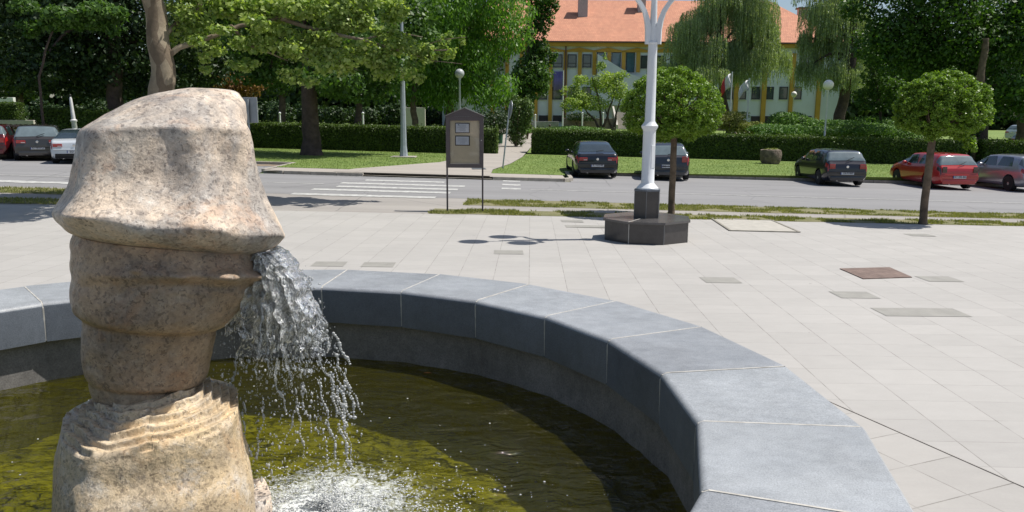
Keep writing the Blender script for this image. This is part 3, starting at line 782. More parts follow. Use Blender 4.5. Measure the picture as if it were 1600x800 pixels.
M_drop = clearwater('clear_water', .4); M_sheetw = curtainmat(); M_foam = clearwater('foam_water', .55)
lipR = PV(428, 384); lipW = toW(lipR.x, DC, lipR.z)
def start(s):      # s 0..1 along the lip from the front-right round to the back-right
    a = R(-62+105*s); return toW(lipR.x-.13+.14*math.cos(a)-.16*(1-math.cos(a)), DC+.34*math.sin(a), lipR.z+.01-.02*s)
g_ = 9.81
def traj(s, vr, t, vz=0):
    p = start(s); a = R(-35+65*s)
    return p+toW(math.cos(a)*vr*t, math.sin(a)*vr*.5*t, -vz*t-.5*g_*t*t)
bm_ = bmesh.new()
for lay, (vmul, s0, s1, tmax, thr) in enumerate([(.84, .1, 1., .37, .05), (.66, .05, .9, .40, .0), (.40, .0, .8, .42, 0.0), (.15, 0, .7, .42, -.02), (-.15, 0, .6, .42, -.02), (-.45, 0, .5, .38, -.02), (-.75, 0, .4, .32, -.05)]):
    ns, nt2 = 80, 120; vs = {}
    for i in range(ns+1):
        for j in range(nt2+1):
            s = s0+(s1-s0)*i/ns; t = tmax*j/nt2
            ed = .08*noise.noise(Vector((j*.12, lay*5, 1)))
            p = traj(s, vmul+ed*.9, t)
            w1 = (.005+.055*t)*noise.fractal(Vector((s*5+lay*7, t*26, lay)), .8, 2, 3)
            w2 = (.003+.02*t)*noise.noise(Vector((s*9, t*38, lay+9)))
            p += Vector((w1+w2, w2*1.2-w1*.5, w1*.6))
            vs[i, j] = p
    cache = {}
    def gv(k):
        if k not in cache: cache[k] = bm_.verts.new(vs[k])
        return cache[k]
    for i in range(ns):
        for j in range(nt2):
            t = j/nt2; h = noise.fractal(Vector((i*.26+lay*9, j*.055, 3)), .8, 2, 4)
            if h+thr > -1.25+.9*t: 
                bm_.faces.new((gv((i, j)), gv((i+1, j)), gv((i+1, j+1)), gv((i, j+1))))
            elif t < .0: pass
me = bpy.data.meshes.new('water_curtain'); bm_.to_mesh(me); bm_.free()
# the sheet is dense near the lip and torn further down
fw = empty('falling_water', (lipW.x, lipW.y, WZ), 'clear sheet of splashing water falling off the right edge of the sculpture', 'water splash')
def addto(name, me, m): 
    me.transform(Matrix.Translation(-fw.location)); return link(name, me, m, fw)
o = addto('water_curtain', me, M_sheetw)
# drops
base_ico = bmesh.new(); bmesh.ops.create_icosphere(base_ico, subdivisions=2, radius=1); bv = np.array([v.co[:] for v in base_ico.verts]); bf = np.array([[v.index for v in f.verts] for f in base_ico.faces]); base_ico.free()
def drops(pts, rads, stretch=None):
    V = []; F = []
    for k, (p, r) in enumerate(zip(pts, rads)):
        q = bv*r
        if stretch is not None: q = q*np.array(stretch[k])
        q = q*(1+.12*rng.normal(size=(1, 3)))
        V.append(q+np.array(p)); F.append(bf+len(bv)*k)
    return np.concatenate(V), np.concatenate(F)
pts, rads, st = [], [], []
for _ in range(1700):
    s = random.random(); vr = random.choice((.85, .8, .62, .4, .1, -.2, -.5, -.8))+random.gauss(0, .12); t = random.uniform(.12, .56)**1.0
    if random.random() < .5: t = random.uniform(.3, .56)
    p = traj(s, vr, t, 0)+Vector((random.gauss(0, .02), random.gauss(0, .03), random.gauss(0, .02)))
    if p.z < WZ: continue
    pts.append(p); r = random.choice((.002, .0025, .003, .003, .004, .005, .008)); rads.append(r); st.append((1, 1, random.uniform(.8, 2.2)))
# thrown arcs of water further out
for _ in range(14):
    s = random.uniform(.2, .9); vr = random.uniform(.75, 1.0); t0 = random.uniform(.34, .5); L = random.randint(5, 16); dv = random.uniform(-.008, .008)
    for k in range(L):
        p = traj(s, vr+dv*k+.02*math.sin(k*.6+s*20), t0+.004*k)
        if p.z < WZ: break
        pts.append(p); rads.append(random.uniform(.004, .010)); st.append((1.5, 1.2, 1.4))
# strings of beads
for _ in range(30):
    s = random.random(); vr = random.uniform(-.7, .95); t0 = random.uniform(.18, .5); L = random.randint(8, 26); dv = random.uniform(-.012, .012); dt = random.uniform(.002, .006); ds = random.uniform(-.02, .02)
    for k in range(L):
        t = t0+dt*k; p = traj(s+ds*k*.3, vr+dv*k+.02*math.sin(k*.7+s*9), t)
        if p.z < WZ: break
        pts.append(p); rads.append(random.uniform(.003, .0075)*(1-.3*(k % 3 == 0))); st.append((1.4, 1.1, 2.2))
V, F = drops(pts, rads, st)
o = addto('water_drops', npmesh('water_drops', V, F), M_drop); o['kind'] = 'stuff'
pts, rads, st = [], [], []
for _ in range(13000):
    a = random.uniform(0, 2*math.pi); d = abs(random.gauss(0, .46)); x = CX+IMP.x+math.cos(a)*d*1.4+.14; y = CY+IMP.y+math.sin(a)*d*.8
    if noise.fractal(Vector((x*5, y*9, 0)), .9, 2, 4)+.2-d*.42 < random.uniform(-.12, .12): continue
    h = abs(random.gauss(0, .05))*math.exp(-d*1.5) if random.random() < .6 else 0
    if random.random() < .06: h = random.uniform(0, .3)*math.exp(-d)
    pts.append((x, y, WZ+.01+h)); rads.append(random.choice((.002, .0025, .003, .004, .006))); st.append((1.2, 1.2, .7))
for _ in range(160):
    a = random.uniform(0, 2*math.pi); d = random.uniform(.6, 2.6); x = CX+math.cos(a)*d; y = CY+math.sin(a)*d
    pts.append((x, y, WZ+.006)); rads.append(random.uniform(.003, .009)); st.append((1, 1, .6))
V, F = drops(pts, rads, st)
o = link('foam_bubbles', npmesh('foam_bubbles', V, F), M_foam); tag(o, 'white foam and bubbles floating on the green pool water', 'foam', kind='stuff')

# floating leaf
lf = MB(); q = atz(668, 583, WZ+.012); lf.prism([(-.04, 0, 0), (0, -.012, .004), (.04, 0, 0), (0, .014, .004)], (0, 0, .002)); o = lf.make('fallen_leaf', mat('dry_leaf', (.45, .16, .04), .7)); o.location = q
tag(o, 'small orange leaf floating on the dark pool water', 'leaf')

# ================================================================== STREET OBJECTS
M_whitepaint = mat('white_enamel', (.68, .70, .72), .35, .05, 3, spec=.6)
M_greypole = mat('grey_galvanised', (.34, .38, .42), .5, .1, 6, metal=.2)
M_blackgran = granite('black_granite', (.050, .046, .046), .22, 160, (.7, 1.4))
M_blacktop = granite('black_granite_top', (.085, .080, .080), .2, 160, (.7, 1.4))
M_globe = mat('opal_globe', (.84, .82, .76), .3, .04, 3)
M_globe_grey = mat('grey_globe', (.40, .42, .42), .4, .05, 3)
M_black = mat('black_plastic', (.012, .012, .013), .5, .1)
# --- ornate lamp post in its octagonal plinth
lb = Vector((2.55, 14.72, 0)); lb.z = zg(lb.x, lb.y)
lamp = empty('lamp_post', lb, 'tall white lamp post with curved arms standing in an octagonal black granite base', 'lamp post')
def octo(r, z0, z1, m, name, n=8, rot=0., parent=lamp, joint=False):
    mb = MB(); mb.lathe([(r, z0), (r, z1)], n=n, rot=rot); return mb.make(name, m, parent)
rot8 = R(22.5-9)
octo(.825, -.1, .375, M_blackgran, 'granite_base', rot=rot8)
octo(.865, .378, .418, M_blacktop, 'base_top', rot=rot8)
for k in range(8):
    a = rot8+k*math.pi/4; mb = MB(); mb.box((.827*math.cos(a), .827*math.sin(a), .14), (.008, .012, .47), rz=a); mb.make('joint', M_mortar if k % 2 else mat('grey_joint', (.2, .2, .2), .8), lamp)
mb = MB(); a = rot8+5*math.pi/4; mb.box((.56*math.cos(a), .56*math.sin(a), .419), (.60, .014, .004), rz=a); mb.make('joint', M_mortar, lamp)
octo(.262, .4, .92, M_blackgran, 'pedestal', n=6, rot=R(18))
octo(.275, .923, .953, M_cope, 'pedestal_cap', n=6, rot=R(18))
for k in range(6):
    a = R(18)+k*math.pi/3; mb = MB(); mb.box((.262*math.cos(a), .262*math.sin(a), .67), (.01, .012, .50), rz=a); mb.make('joint', mat('grey_joint', (.2, .2, .2), .8), lamp)
mb = MB(); mb.lathe([(.205, .955), (.205, .98), (.13, 1.06), (.122, 1.07), (.116, 2.02), (.12, 2.05), (.15, 2.10), (.155, 2.13), (.11, 2.19), (.095, 2.22), (.088, 3.0), (.083, 3.60), (.098, 3.61), (.098, 3.64), (.07, 3.66), (.055, 4.3), (.045, 4.9), (.03, 5.2)], n=32)
mb.make('post', M_whitepaint, lamp, True)
mb = MB(); mb.box((.118*math.cos(R(-55)), .118*math.sin(R(-55)), 1.56), (.012, .09, .42), rz=R(-55), bev=.004); mb.make('service_door', M_whitepaint, lamp)
for az in (R(200), R(82), R(-31)):
    d = Vector((math.cos(az), math.sin(az), 0)); pts = []
    for z, r in ((3.60, .10), (3.85, .105), (4.02, .135), (4.17, .19), (4.30, .28), (4.41, .39), (4.50, .48), (4.97, .50)): pts.append(d*r+Vector((0, 0, z)))
    mb = MB(); t = Vector((-d.y, d.x, 0)); wds = [.055, .055, .05, .042, .038, .034, .03, .03]
    for i in range(len(pts)-1):
        a, c = pts[i], pts[i+1]; wa, wb = wds[i], wds[i+1]
        dirn = (c-a).normalized(); nn = dirn.cross(t).normalized()
        A = [a+t*.022+nn*wa, a-t*.022+nn*wa, a-t*.022-nn*wa, a+t*.022-nn*wa]
        dirn2 = (pts[min(i+2, len(pts)-1)]-c); dirn2 = dirn2.normalized() if dirn2.length > 1e-6 else dirn
        n2 = dirn2.cross(t).normalized()
        B = [c+t*.022+n2*wb, c-t*.022+n2*wb, c-t*.022-n2*wb, c+t*.022-n2*wb]
        va = [mb.b.verts.new(p) for p in A]; vb = [mb.b.verts.new(p) for p in B]
        for k in range(4): mb.b.faces.new((va[k], va[(k+1) % 4], vb[(k+1) % 4], vb[k]))
    arm = mb.make('arm', M_whitepaint, lamp)
    mb = MB(); mb.ball(d*.5+Vector((0, 0, 5.24)), .25, 3); mb.make('globe', M_globe, arm, True)

# --- noticeboard
nb = Vector((0, 18.9, 0)); pl_, pr_ = G(698, 329.5), G(755, 329.5)
nbY = 19.0; xa = P(697, 300, nbY).x; xb = P(756, 300, nbY).x; xm = (xa+xb)/2; zb0 = zg(xm, nbY)
board = empty('noticeboard', (xm, nbY, zb0), 'dark framed notice board with pinned papers standing on two thin legs', 'notice board')
hw = (xb-xa)/2-.01; ztop = P(727, 182, nbY).z-zb0; zbot = P(727, 262, nbY).z-zb0; zap = P(727, 168.5, nbY).z-zb0
M_frame = mat('brown_steel', (.085, .07, .072), .5, .12, 8, spec=.4)
M_boardin = mat('beige_board', (.80, .68, .48), .6, .06, 4)
for s in (-1, 1):
    mb = MB(); mb.box((s*(hw-.02), 0, zbot/2-.05), (.04, .05, zbot+.1)); mb.make('leg', M_frame, board)
fw_ = .095; mb = MB()
mb.box((-hw+fw_/2, 0, (ztop+zbot)/2), (fw_, .12, ztop-zbot)); mb.box((hw-fw_/2, 0, (ztop+zbot)/2), (fw_, .12, ztop-zbot))
mb.box((0, 0, zbot+.045), (2*hw-2*fw_, .12, .09)); mb.box((0, 0, ztop-.05), (2*hw-2*fw_, .12, .10))
mb.make('frame', M_frame, board)
mb = MB(); mb.prism([(-hw-.02, -.07, ztop+.002), (hw+.02, -.07, ztop+.002), (0, -.07, zap-.012)], (0, .14, 0)); mb.make('gable', M_frame, board)
mb = MB()
for s in (-1, 1):
    L = math.hypot(hw+.03, zap-ztop); mb.box((s*(hw+.03)/2, 0, (ztop+zap)/2+.006), (L, .2, .014), ry=s*math.atan2(zap-ztop, hw+.03))
mb.make('roof', mat('weathered_tin', (.26, .24, .23), .5, .2), board)
mb = MB(); mb.box((0, .02, (ztop+zbot)/2), (2*hw-2*fw_, .03, ztop-zbot-.19)); mb.make('back_panel', M_boardin, board)
M_ink = mat('faint_ink', (.30, .34, .42), .7, .2); M_paper = mat('paper', (.80, .84, .92), .6, .03)
for vt, vb in ((192, 208), (212, 227.5)):
    z1 = P(727, vt, nbY).z-zb0; z0 = P(727, vb, nbY).z-zb0; x0 = P(711, 200, nbY).x-xm; x1 = P(734, 200, nbY).x-xm
    mb = MB(); mb.box(((x0+x1)/2, -.004, (z0+z1)/2), (x1-x0, .02, z1-z0), bev=.003); fr = mb.make('paper_frame', M_black, board)
    mb = MB(); mb.box(((x0+x1)/2, -.0155, (z0+z1)/2), (x1-x0-.04, .006, z1-z0-.04)); mb.make('paper', M_paper, fr)
    mb = MB()
    for k in range(6):
        ww = (x1-x0-.09)*random.uniform(.45, .95); mb.box(((x0+x1)/2+random.uniform(-.01, .01), -.0195, z1-.055-k*(z1-z0-.09)/6), (ww, .002, .006))
    if vt == 192: mb.box((x0+.085, -.0195, z1-.045), (.03, .002, .03))
    o = mb.make('printed_lines', M_ink, fr); 
mb = MB(); mb.lathe([(.014, 0), (.014, .012)], n=12); o = mb.make('lock', mat('steel', (.5, .5, .5), .3, .05, metal=.9), board); o.rotation_euler = (R(90), 0, 0); o.location = (hw-fw_/2, -.061, P(727, 219, nbY).z-zb0)
mb = MB(); mb.box((0, -.035, (ztop+zbot)/2), (2*hw-2*fw_, .004, ztop-zbot-.19))
mg, n, b_ = nodes('board_glass'); n.nodes.remove(b_); t_ = N(n, 'BsdfTransparent'); g__ = N(n, 'BsdfGlossy'); g__.inputs['Roughness'].default_value = .02
fr_ = N(n, 'Fresnel', i_IOR=1.45); mx = N(n, 'MixShader'); n.links.new(fr_.outputs[0], mx.inputs[0]); n.links.new(t_.outputs[0], mx.inputs[1]); n.links.new(g__.outputs[0], mx.inputs[2]); n.links.new(mx.outputs[0], n.nodes['Material Output'].inputs[0])
mb.make('glass', mg, board)

# --- covers in the paving
def flat(name, px, m, off, label, cat, frame=None):
    pts = [G(*p) for p in px]; c = sum(pts, Vector())/len(pts); root_ = empty(name, (c.x, c.y, zg(c.x, c.y)), label, cat)
    mb = MB(); q = [p-c+Vector((0, 0, off)) for p in pts]; mb.prism(q, (0, 0, -.02)); mb.make('lid', m, root_)
    if frame:
        mb = MB()
        for a, d in zip(q, q[1:]+q[:1]):
            v = d-a; mid = (a+d)/2; mb.box((mid.x, mid.y, mid.z), (v.length, .05, .02), rz=math.atan2(v.y, v.x), ry=-math.atan2(v.z, math.hypot(v.x, v.y)))
        mb.make('rim', frame, root_)
    return root_
def rustmat():
    m, n, b = nodes('rusty_iron'); co = N(n, 'TexCoord').outputs['Object']
    ch = N(n, 'TexChecker', i_Scale=22); n.links.new(co, ch.inputs[0])
    c = ramp(n, tex(n, 5, 5, .7, co), [(.3, (.12, .08, .065)), (.7, (.24, .17, .14))]); n.links.new(mixc(n, .15, c, ch.outputs[0], 'MULTIPLY'), b.inputs[0])
    b.inputs['Roughness'].default_value = .7; bump(n, b, ch.outputs[1], .5, .004); return m
M_rust = rustmat()
flat('manhole_cover', [(1312, 420.5), (1390, 418.5), (1425, 434), (1349, 436.5)], M_rust, .012, 'rusty brown square manhole cover in the pale paving', 'manhole cover')
flat('utility_hatch', [(1112, 342), (1206, 345), (1249, 363.5), (1141, 361)], mat('hatch_concrete', (.40, .38, .34), .85, .12, 5, .3), .012, 'large pale concrete hatch with a metal rim beside the lamp base', 'hatch', mat('rim_metal', (.26, .24, .20), .6, .2))
flat('drain_cover', [(737, 268), (757, 268), (760, 270), (738, 270)], mat('dark_iron', (.1, .11, .12), .6), .16, 'small dark drain cover in the pavement behind the notice board', 'drain cover')

# --- street lamps with globes
def globelamp(name, u, vtop, vbase, Y, r_px, label, m_globe, group=None, lean=0):
    x = P(u, vbase, Y).x; z0 = zg(x, Y); base = Vector((x, Y, z0)); ld = empty(name, base, label, 'street lamp', group)
    zt = P(u, vtop, Y); r = r_px*Y/FPX; off = zt.x-x
    mb = MB(); H_ = zt.z-z0-r*2
    mb.lathe([(.11, -.1), (.11, .25), (.06, .35), (.05, H_-.1), (.09, H_-.05), (.09, H_+.02)], n=12); p_ = mb.make('pole', M_greypole if m_globe == M_globe_grey else M_whitepaint, ld, True)
    mb = MB(); mb.ball((0, 0, H_+r*.95), r, 3); mb.make('globe', m_globe, ld, True)
    ld.rotation_euler = (0, lean, 0); return ld
globelamp('globe_lamp', 718.5, 107, 200, 46.6, 7.2, 'grey globe lamp on a thin pole rising behind the notice board', M_globe_grey)
globelamp('globe_lamp', 1288, 124, 216, 51.5, 7.8, 'white globe lamp on a pole between the junipers and the black hatchback', M_globe)
globelamp('globe_lamp', 1237, 142.5, 200, 72, 4.3, 'small white globe lamp in front of the yellow pillar of the building', M_globe)
# --- tall street light
x = G(631, 249).x; y = G(631, 249).y
tl_ = empty('street_light', (x, y, zg(x, y)+.12), 'tall tapering grey street light on a concrete footing left of the path', 'street light')
mb = MB(); mb.lathe([(.235, 0), (.2, .25), (.165, .6), (.12, 3.8), (.11, 6.3), (.13, 6.32), (.13, 6.38), (.085, 6.4), (.07, 11.5)], n=8); mb.make('pole', M_greypole, tl_)
mb = MB(); mb.tube([(0, 0, 11.4), (.3, -.3, 11.9), (1.2, -1.2, 12.1)], .05, 8); mb.make('arm', M_greypole, tl_, True)
mb = MB(); mb.box((1.4, -1.4, 12.08), (.7, .28, .14), rz=R(-45), bev=.04); mb.make('lantern', M_greypole, tl_)
mb = MB(); mb.box((0, 0, -.02), (1.3, 1.0, .14), bev=.03); mb.make('footing', M_kerb, tl_)
# --- leaning sign seen edge-on
q = G(785, 267.5); sg = empty('leaning_sign', (q.x, q.y, q.z+.1), 'leaning thin sign pole at the corner of the path and the lawn, seen nearly edge-on', 'traffic sign')
tpt = P(797, 161, q.y)-sg.location; d = tpt.normalized()
mb = MB(); mb.tube([(0, 0, -.1), tpt*.97], .033, 10); mb.make('pole', M_greypole, sg, True)
mb = MB(); mb.lathe([(.40, -.008), (.40, .008)], n=28); o = mb.make('sign_plate', mat('sign_back', (.36, .38, .42), .45, .08, metal=.5), sg)
o.matrix_local = Matrix.Translation(tpt*.9+Vector((.04, 0, 0))) @ Matrix.Rotation(math.atan2(d.x, d.z), 4, 'Y') @ Matrix.Rotation(R(12), 4, 'Z') @ Matrix.Rotation(R(90), 4, 'Y') 
# --- sign beside the sculpture
Y = 24.0; a = P(385, 152, Y); c = P(400, 192, Y); x = P(389, 200, Y).x
rs = empty('road_sign', (x, Y, zg(x, Y)), 'back of a grey rounded sign on a pole just right of the carved stone', 'traffic sign')
mb = MB(); mb.tube([(0, 0, -.1), (0, 0, a.z-zg(x, Y)-.05)], .03, 10); mb.make('pole', M_greypole, rs, True)
mb = MB(); mb.box(((a.x+c.x)/2-x-.05, .045, (a.z+c.z)/2-zg(x, Y)), (abs(c.x-a.x)+.28, .03, a.z-c.z), rz=R(-18), bev=.014); mb.make('sign_plate', mat('sign_back', (.36, .38, .42), .45, .08, metal=.5), rs)
# --- white post behind the left cars
Y = 37.; x = P(119, 200, Y).x; z0 = zg(x, Y); tp = P(115, 147, Y)
wp = empty('white_post', (x, Y, z0), 'tapering white post with a collar behind the pale car', 'post')
hh = tp.z-z0; mb = MB(); mb.lathe([(.13, 0), (.11, hh-1.3), (.15, hh-1.25), (.15, hh-1.2), (.09, hh-1.15), (.06, hh-.2), (.03, hh-.12)], n=14); mb.make('shaft', mat('pale_paint', (.6, .6, .6), .5), wp, True)
mb = MB(); mb.ball((0, 0, hh-.06), .06, 2); mb.make('finial', M_black, wp, True)
wp.rotation_euler = (0, R(-3), 0)
# --- litter bin
q = G(780, 223.5); q = P(780, 223.5, 58); 
bn = empty('litter_bin', (q.x, 58, zg(q.x, 58)+.1), 'small dark green litter bin beside the path behind the notice board', 'litter bin')
mb = MB(); mb.lathe([(.24, .1), (.28, .75), (.26, .76), (.23, .2)], n=16); mb.make('bucket', mat('green_paint', (.02, .09, .05), .5), bn, True)
mb = MB(); mb.lathe([(.30, .76), (.30, .82), (.27, .83)], n=16); mb.make('rim', mat('green_paint', (.02, .09, .05), .5), bn)
mb = MB(); mb.tube([(0, .25, -.1), (0, .25, .75)], .03, 8); mb.make('post', M_greypole, bn)
# --- stump planter on the lawn
q = G(1208, 260); st_ = empty('stump_planter', (q.x, q.y+.5, zg(q.x, q.y+.5)+.1), 'squat dark stone planter on the lawn left of the black hatchback', 'planter')
mb = MB(); mb.lathe([(.46, -.05), (.56, .2), (.60, .55), (.54, .82), (.40, .84), (.36, .70)], n=22)
for v in mb.b.verts: v.co += Vector((noise.noise(v.co*4), noise.noise(v.co*4+Vector((4, 0, 0))), noise.noise(v.co*4+Vector((0, 4, 0)))*.6))*.09
mb.make('bowl', mat('stump_stone', (.16, .12, .10), .9, .5, 5, 1, bscale=12, bdist=.05), st_, True)
leaves('plants', [(0, 0, .84)], [(.42, .42, .08)], 260, .09, LM_juny, st_, kind='stuff')
# --- little white posts and flagpoles by the terrace
for u, vt, vb, Y, lab in ((836.3, 179, 199, 78, 'short white post by the lawn, leftmost of the row before the terrace'), (909.5, 176, 198, 80, 'short white post just left of the small airy tree trunks'), (942, 176, 198, 81, 'short white post seen between the stems of the small airy tree')):
    x = P(u, vb, Y).x; z0 = zg(x, Y)+.1; zt = P(u, vt, Y).z; o = empty('white_bollard', (x, Y, z0), lab, 'post', 'short white posts before the terrace')
    mb = MB(); mb.lathe([(.075, -.3), (.075, zt-z0-.15)], n=12); mb.make('shaft', M_whitepaint, o, True)
    mb = MB(); mb.ball((0, 0, zt-z0-.06), .1, 2); mb.make('cap', M_whitepaint, o, True)
def flagpole(u, vt, vb, Y, lab, flag=None, h_=None):
    x = P(u, vb, Y).x; z0 = zg(x, Y)+.1; zt = P(u, vt, Y).z; o = empty('flagpole', (x, Y, z0), lab, 'flagpole')
    mb = MB(); mb.tube([(0, 0, -.2), (0, 0, zt-z0)], [.075, .05], 10); mb.make('pole', M_whitepaint, o, True)
    if flag:
        L, Hf, cols = flag; nseg = 14
        for ci, (cm, f0, f1) in enumerate(cols):
            V = []; F = []
            for i in range(nseg+1):
                for j in range(5):
                    s = f0+(f1-f0)*i/nseg; t = j/4
                    V.append((-.06-s*L*.55-.04*math.sin(t*6), .10*math.sin(s*11+t*3), zt-z0-.15-t*Hf-s*s*.9))
            for i in range(nseg):
                for j in range(4): F.append((i*5+j, (i+1)*5+j, (i+1)*5+j+1, i*5+j+1))
            fo = link('flag', npmesh('flag', V, F), cm, o); md = fo.modifiers.new('s', 'SOLIDIFY'); md.thickness = .01
M_fred = mat('flag_red', (.5, .04, .04), .7); M_fwhite = mat('flag_white', (.7, .7, .72), .7); M_fblue = mat('flag_blue', (.04, .06, .3), .7)
flagpole(1140, 112, 190, 69, 'white flagpole flying a red, white and blue flag beside the willow', (1.5, 1.2, [(M_fred, 0.6, 1), (M_fwhite, .05, .6)]))
flagpole(1166.5, 122, 200, 69, 'white flagpole with a plain white flag right of the willow trunk', (1.5, .9, [(M_fwhite, 0, 1)]))
flagpole(879, 110, 196, 82, 'tall bare white pole before the purple banner of the building')

# ================================================================== CARS
M_tyre = mat('tyre', (.015, .015, .016), .8, .2)
M_rim = mat('alloy', (.38, .38, .40), .35, .08, metal=.7)
def glassmat(name, c=(.02, .03, .035)):
    m, n, b = nodes(name); b.inputs['Base Color'].default_value = (*c, 1); b.inputs['Roughness'].default_value = .04; b.inputs['Specular IOR Level'].default_value = .9; b.inputs['Coat Weight'].default_value = .5; b.inputs['Coat Roughness'].default_value = .03
    n.links.new(ramp(n, tex(n, 2), [(.3, c), (.7, tuple(q*1.6 for q in c))]), b.inputs['Base Color']); return m
M_glass = glassmat('car_glass'); M_glass_rear = glassmat('car_rear_glass', (.10, .13, .14))
M_redlight = mat('tail_lens', (.32, .012, .012), .15, .15, 12, coat=1); M_darklight = mat('smoked_lens', (.05, .02, .02), .15, .1, coat=1)
M_plate = mat('plate', (.62, .64, .66), .5, .03); M_chrome = mat('chrome', (.75, .75, .77), .15, .03, metal=1); M_under = mat('underbody', (.01, .01, .01), .9, .1)
def paint(name, col, metal=.3): return mat(name, col, .3, .04, 2, metal=metal, coat=1, spec=.5)
def itp(tab, s):
    xs = [t[0] for t in tab]; ys = [t[1] for t in tab]; return float(np.interp(s, xs, ys))
def make_car(name, label, group, L, W, top, belt, col, rearx, heading, roofw=.74, plate_txt='', lights='wide', rear_glass=(.13, .50), side=(.75, 2.9), wheel=.31, axle=(.80, None), darkbump=False, dark_lens=False, badge=True, detail=True, quarter=None):
    """profile tables are (distance from tail, height)"""
    org = Vector(rearx); root = empty(name, org, label, 'car', group, rz=R(heading)); Wd = W/2
    axR = axle[0]; axF = axle[1] or L-.82
    def wid(s):
        e = min(s, L-s); k = 1-.10*max(0, 1-e/.45)**2.2-.03*max(0, 1-e/1.2); return Wd*k
    def zbot(s):
        return .20+.10*max(0, 1-s/.35)**1.5+.06*max(0, 1-(L-s)/.5)
    def sec(s, v):
        """half section, v 0..8 -> (y, z); x runs forward"""
        w = wid(s); tz = itp(top, s); bz = min(itp(belt, s), tz-.02); zb = zbot(s); cab = ss(0, .35, tz-bz)
        rw = w*(.90-(.90-roofw)*cab)
        pts = [(0, zb), (w*.82, zb), (w*.965, zb+.10), (w*1.0, zb+(bz-zb)*.45), (w*.985, zb+(bz-zb)*.78), (w*.94, bz), (rw, bz+(tz-bz)*.86), (rw*.72, tz-.012), (0, tz)]
        i = min(int(v), 7); f = v-i; P4 = [Vector(pts[max(i-1, 0)]), Vector(pts[i]), Vector(pts[i+1]), Vector(pts[min(i+2, 8)])]
        lin = P4[1].lerp(P4[2], f); cr = .5*((2*P4[1])+(-P4[0]+P4[2])*f+(2*P4[0]-5*P4[1]+4*P4[2]-P4[3])*f*f+(-P4[0]+3*P4[1]-3*P4[2]+P4[3])*f**3)
        r_ = lin.lerp(cr, .6); return max(r_.x, 0), r_.y
    base_s = sorted(set([0, .012, .03, .06, .09, .12]+[round(t[0], 3) for t in top]+list(np.round(np.linspace(.15, L-.15, 54), 3))+[L-.1, L-.06, L-.03, L-.01, L]))
    nv = 25; vv = [8*i/(nv-1) for i in range(nv)]
    bm_ = bmesh.new(); cols = []
    for s in base_s:
        ring = []
        for v in vv: y, z = sec(s, v); ring.append(bm_.verts.new((s, y, z)))
        for v in vv[-2:0:-1]: y, z = sec(s, v); ring.append(bm_.verts.new((s, -y, z)))
        cols.append(ring)
    n = len(cols[0])
    for i in range(len(cols)-1):
        for k in range(n): bm_.faces.new((cols[i][k], cols[i][(k+1) % n], cols[i+1][(k+1) % n], cols[i+1][k]))
    bm_.faces.new(cols[0]); bm_.faces.new(cols[-1][::-1]); bmesh.ops.recalc_face_normals(bm_, faces=bm_.faces)
    me = bpy.data.meshes.new('body'); bm_.to_mesh(me); bm_.free()
    # convert local (s,y,z) -> thing space: forward = +Y, x = -y
    T = Matrix(((0, -1, 0, 0), (1, 0, 0, 0), (0, 0, 1, 0), (0, 0, 0, 1)))
    body = bpy.data.objects.new('body', me); C.objects.link(body)
    cut = MB()
    for ax in (axR, axF):
        for sy in (-1, 1):
            q = bmesh.ops.create_cone(cut.b, cap_ends=True, segments=28, radius1=wheel+.055, radius2=wheel+.055, depth=.5)
            bmesh.ops.transform(cut.b, matrix=Matrix.Translation((ax, sy*(Wd+.02), wheel+.01)) @ Matrix.Rotation(R(90), 4, 'X'), verts=q['verts'])
    co = cut.make('cutter', M_under); md = body.modifiers.new('b', 'BOOLEAN'); md.object = co; md.operation = 'DIFFERENCE'; md.solver = 'EXACT'
    dg = bpy.context.evaluated_depsgraph_get(); me2 = bpy.data.meshes.new_from_object(body.evaluated_get(dg))
    bpy.data.objects.remove(body); bpy.data.objects.remove(co)
    me2.materials.clear(); me2.transform(T); me2.name = 'body'
    body = link('body', me2, col, root); me2.set_sharp_from_angle(angle=R(38))
    def surf(s, v, sy, off):
        y, z = sec(s, v); e = .01
        y1, z1 = sec(min(s+e, L), v); y2, z2 = sec(max(s-e, 0), v); ya, za = sec(s, min(v+.05, 8)); yb, zb = sec(s, max(v-.05, 0))
        a = Vector((min(s+e, L)-max(s-e, 0), y1-y2, z1-z2)); c = Vector((0, ya-yb, za-zb)); nn = c.cross(a)
        if nn.length < 1e-9: nn = Vector((0, 0, 1))
        nn.normalize()
        if nn.dot(Vector((0, y, z-.6))) < 0: nn = -nn
        p = Vector((s, y, z))+nn*off; return T @ Vector((p.x, p.y*sy, p.z))
    def patch(pname, s0, s1, v0, v1, m, sy=1, off=.006, ns=10, nvv=6, across=False, parent=root, skew=0):
        V = []; F = []
        if across:
            path = [(v, 1) for v in np.linspace(v0, 8, nvv)]+[(v, -1) for v in np.linspace(8, v0, nvv)[1:]]
        else: path = [(v, sy) for v in np.linspace(v0, v1, nvv)]
        for i in range(ns+1):
            for (v, sgn) in path:
                k = (v-v0)/max(.01, (v1-v0)) if not across else 0
                s = s0+(s1-s0)*i/ns+skew*k*(1-2*i/ns); V.append(surf(s, v, sgn, off))
        q = len(path)
        for i in range(ns):
            for k in range(q-1): F.append((i*q+k, (i+1)*q+k, (i+1)*q+k+1, i*q+k+1))
        return link(pname, npmesh(pname, V, F), m, parent)
    g0, g1 = rear_glass
    patch('rear_window', g0+.02, g1-.03, 5.35, 8, M_glass if g1 > 1 else M_glass_rear, across=True, nvv=12)
    cabin_end = side[1]
    # windscreen
    zmax = max(t[1] for t in top); ws = [t[0] for t in top if t[1] > zmax-.06][-1]; wb = [t[0] for t in top if t[0] > ws and t[1] < itp(belt, t[0])+.09][0]
